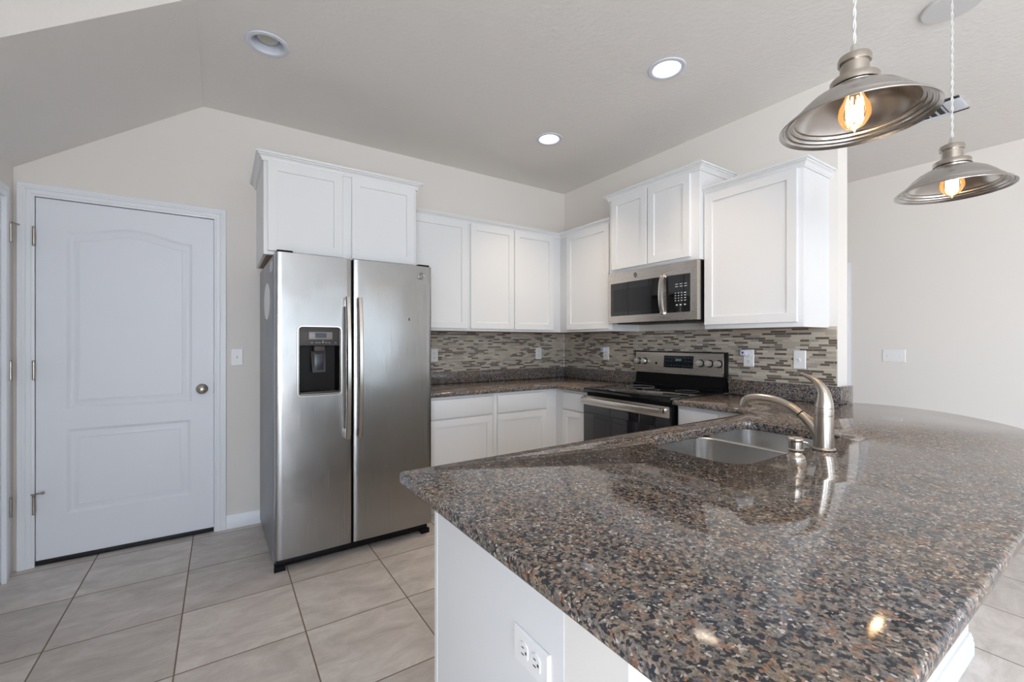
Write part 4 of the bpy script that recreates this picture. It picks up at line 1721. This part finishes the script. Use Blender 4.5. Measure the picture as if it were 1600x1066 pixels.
def make_pendant(label, x, y, z):
    t = thing('pendant_lamp', label, 'pendant light', (x, y, z), 0, 'pendant lamps over the bar')
    def bead(r0, z0, r1, z1, h, k=5):
        out_ = []
        dx, dz = r1 - r0, z1 - z0
        ln = math.hypot(dx, dz)
        for q in range(k + 1):
            u_ = q / k
            b_ = h * sin(pi * u_)
            out_.append((r0 + dx * u_ + dz / ln * b_, z0 + dz * u_ - dx / ln * b_))
        return out_
    outer = [(0.178, 0.0), (0.1782, 0.003), (0.171, 0.007)] + bead(0.170, 0.0075, 0.1595, 0.0135, 0.0038) + bead(0.159, 0.014, 0.1495, 0.0215, 0.0038) + bead(0.149, 0.022, 0.1405, 0.032, 0.0038)
    outer += [(0.1395, 0.034), (0.127, 0.050), (0.105, 0.070), (0.080, 0.085), (0.056, 0.094), (0.030, 0.097)]
    inner = [(r_ - 0.0012, z_ - 0.0014) for r_, z_ in outer[2:]][::-1] + [(0.1765, 0.0008), (0.178, 0.0)]
    bm = BM()
    lathe(bm, outer + inner[:-1] + [(0.1779, 0.0)], n=72, cap=False)
    obj('shade', bm, M['shade'], t, local=True, smooth=50)
    bm = BM()
    lathe(bm, [(0.0, 0.094), (0.055, 0.094), (0.056, 0.096), (0.056, 0.119), (0.054, 0.122), (0.037, 0.1235), (0.0335, 0.127), (0.033, 0.164), (0.0, 0.164)], n=40, cap=False)
    obj('socket_housing', bm, M['nickel'], t, local=True)
    bm = BM()
    lathe(bm, [(0.0565, 0.0985), (0.0578, 0.0995), (0.0578, 0.1015), (0.0565, 0.1025)], n=40, cap=False)
    obj('housing_ring', bm, M['black'], t, local=True)
    bm = BM()
    lathe(bm, [(0.0, 0.163), (0.037, 0.163), (0.0385, 0.165), (0.0385, 0.176), (0.036, 0.183), (0.026, 0.188), (0.0, 0.189)], n=40, cap=False)
    obj('socket_cap', bm, M['nickel'], t, local=True)
    bm = BM()
    lathe(bm, [(0.0125, 0.188), (0.0115, 0.196), (0.0075, 0.215), (0.0, 0.217)], n=24, cap=False)
    obj('cord_grip', bm, M['chrome'], t, local=True)
    bm = BM()
    a = radians(-40)
    lathe(bm, [(0.011, 0.0), (0.011, 0.016), (0.0095, 0.018), (0.0, 0.018)], n=20)
    bmesh.ops.rotate(bm, verts=bm.verts[:], cent=(0, 0, 0), matrix=Matrix.Rotation(radians(90), 3, 'Y'))
    bmesh.ops.translate(bm, verts=bm.verts[:], vec=(0.040, 0, 0.133))
    bmesh.ops.rotate(bm, verts=bm.verts[:], cent=(0, 0, 0), matrix=Matrix.Rotation(a, 3, 'Z'))
    obj('switch_knob', bm, M['chrome'], t, local=True)
    bm = BM()
    for s in (0, pi):
        tube(bm, [(0.0024 * cos(s + k * 0.55), 0.0024 * sin(s + k * 0.55), 0.214 + k * 0.006) for k in range(int((CEIL - z - 0.214) / 0.006) + 1)], 0.0021, 8)
    obj('cord', bm, M['cord'], t, local=True)
    bm = BM()
    h = CEIL - z
    lathe(bm, [(0.0, h - 0.026), (0.012, h - 0.026), (0.050, h - 0.020), (0.060, h - 0.008), (0.060, h - 0.0004), (0.0, h - 0.0004)], n=36, cap=False)
    obj('canopy', bm, M['nickel'], t, local=True)
    bm = BM()
    prof = [(0.0, -0.0165), (0.010, -0.0155), (0.022, -0.010), (0.030, 0.001), (0.0365, 0.014), (0.0375, 0.026), (0.0350, 0.044), (0.026, 0.062), (0.020, 0.078), (0.016, 0.0925)]
    lathe(bm, prof, n=36, cap=False)
    lathe(bm, [(0.0, -0.026), (0.0022, -0.024), (0.003, -0.0165)], n=10, cap=False)
    bl_ = obj('bulb', bm, M['glass'], t, local=True, label='clear glass vintage bulb')
    bm = BM()
    n = 8
    pts = []
    for k in range(n):
        a = 2 * pi * k / n
        c_, s_ = 0.0175 * cos(a), 0.0175 * sin(a)
        za, zb_ = (0.003, 0.066)
        tube(bm, [(c_, s_, za), (c_, s_, (za + zb_) / 2), (c_ * 0.9, s_ * 0.9, zb_)], 0.0024, 6)
    obj('filament', bm, M['filament'], bl_, local=True, label='glowing filament cage')
    ld = bpy.data.lights.new('bulb_light', 'POINT')
    ld.energy = PEND_W
    ld.color = (1.0, 0.68, 0.38)
    ld.shadow_soft_size = 0.02
    lo = bpy.data.objects.new('bulb_light', ld)
    lo.location = (0, 0, 0.03)
    COL.objects.link(lo)
    lo.parent = t
    return t


p1 = make_pendant('nearer and larger-looking brushed metal pendant lamp with a lit bulb over the granite', -1.500, -2.990, 1.850)
dup(p1, (-0.509, -2.988, 1.850), rz=radians(25), label='farther brushed metal pendant lamp with a lit bulb, in front of the far wall')
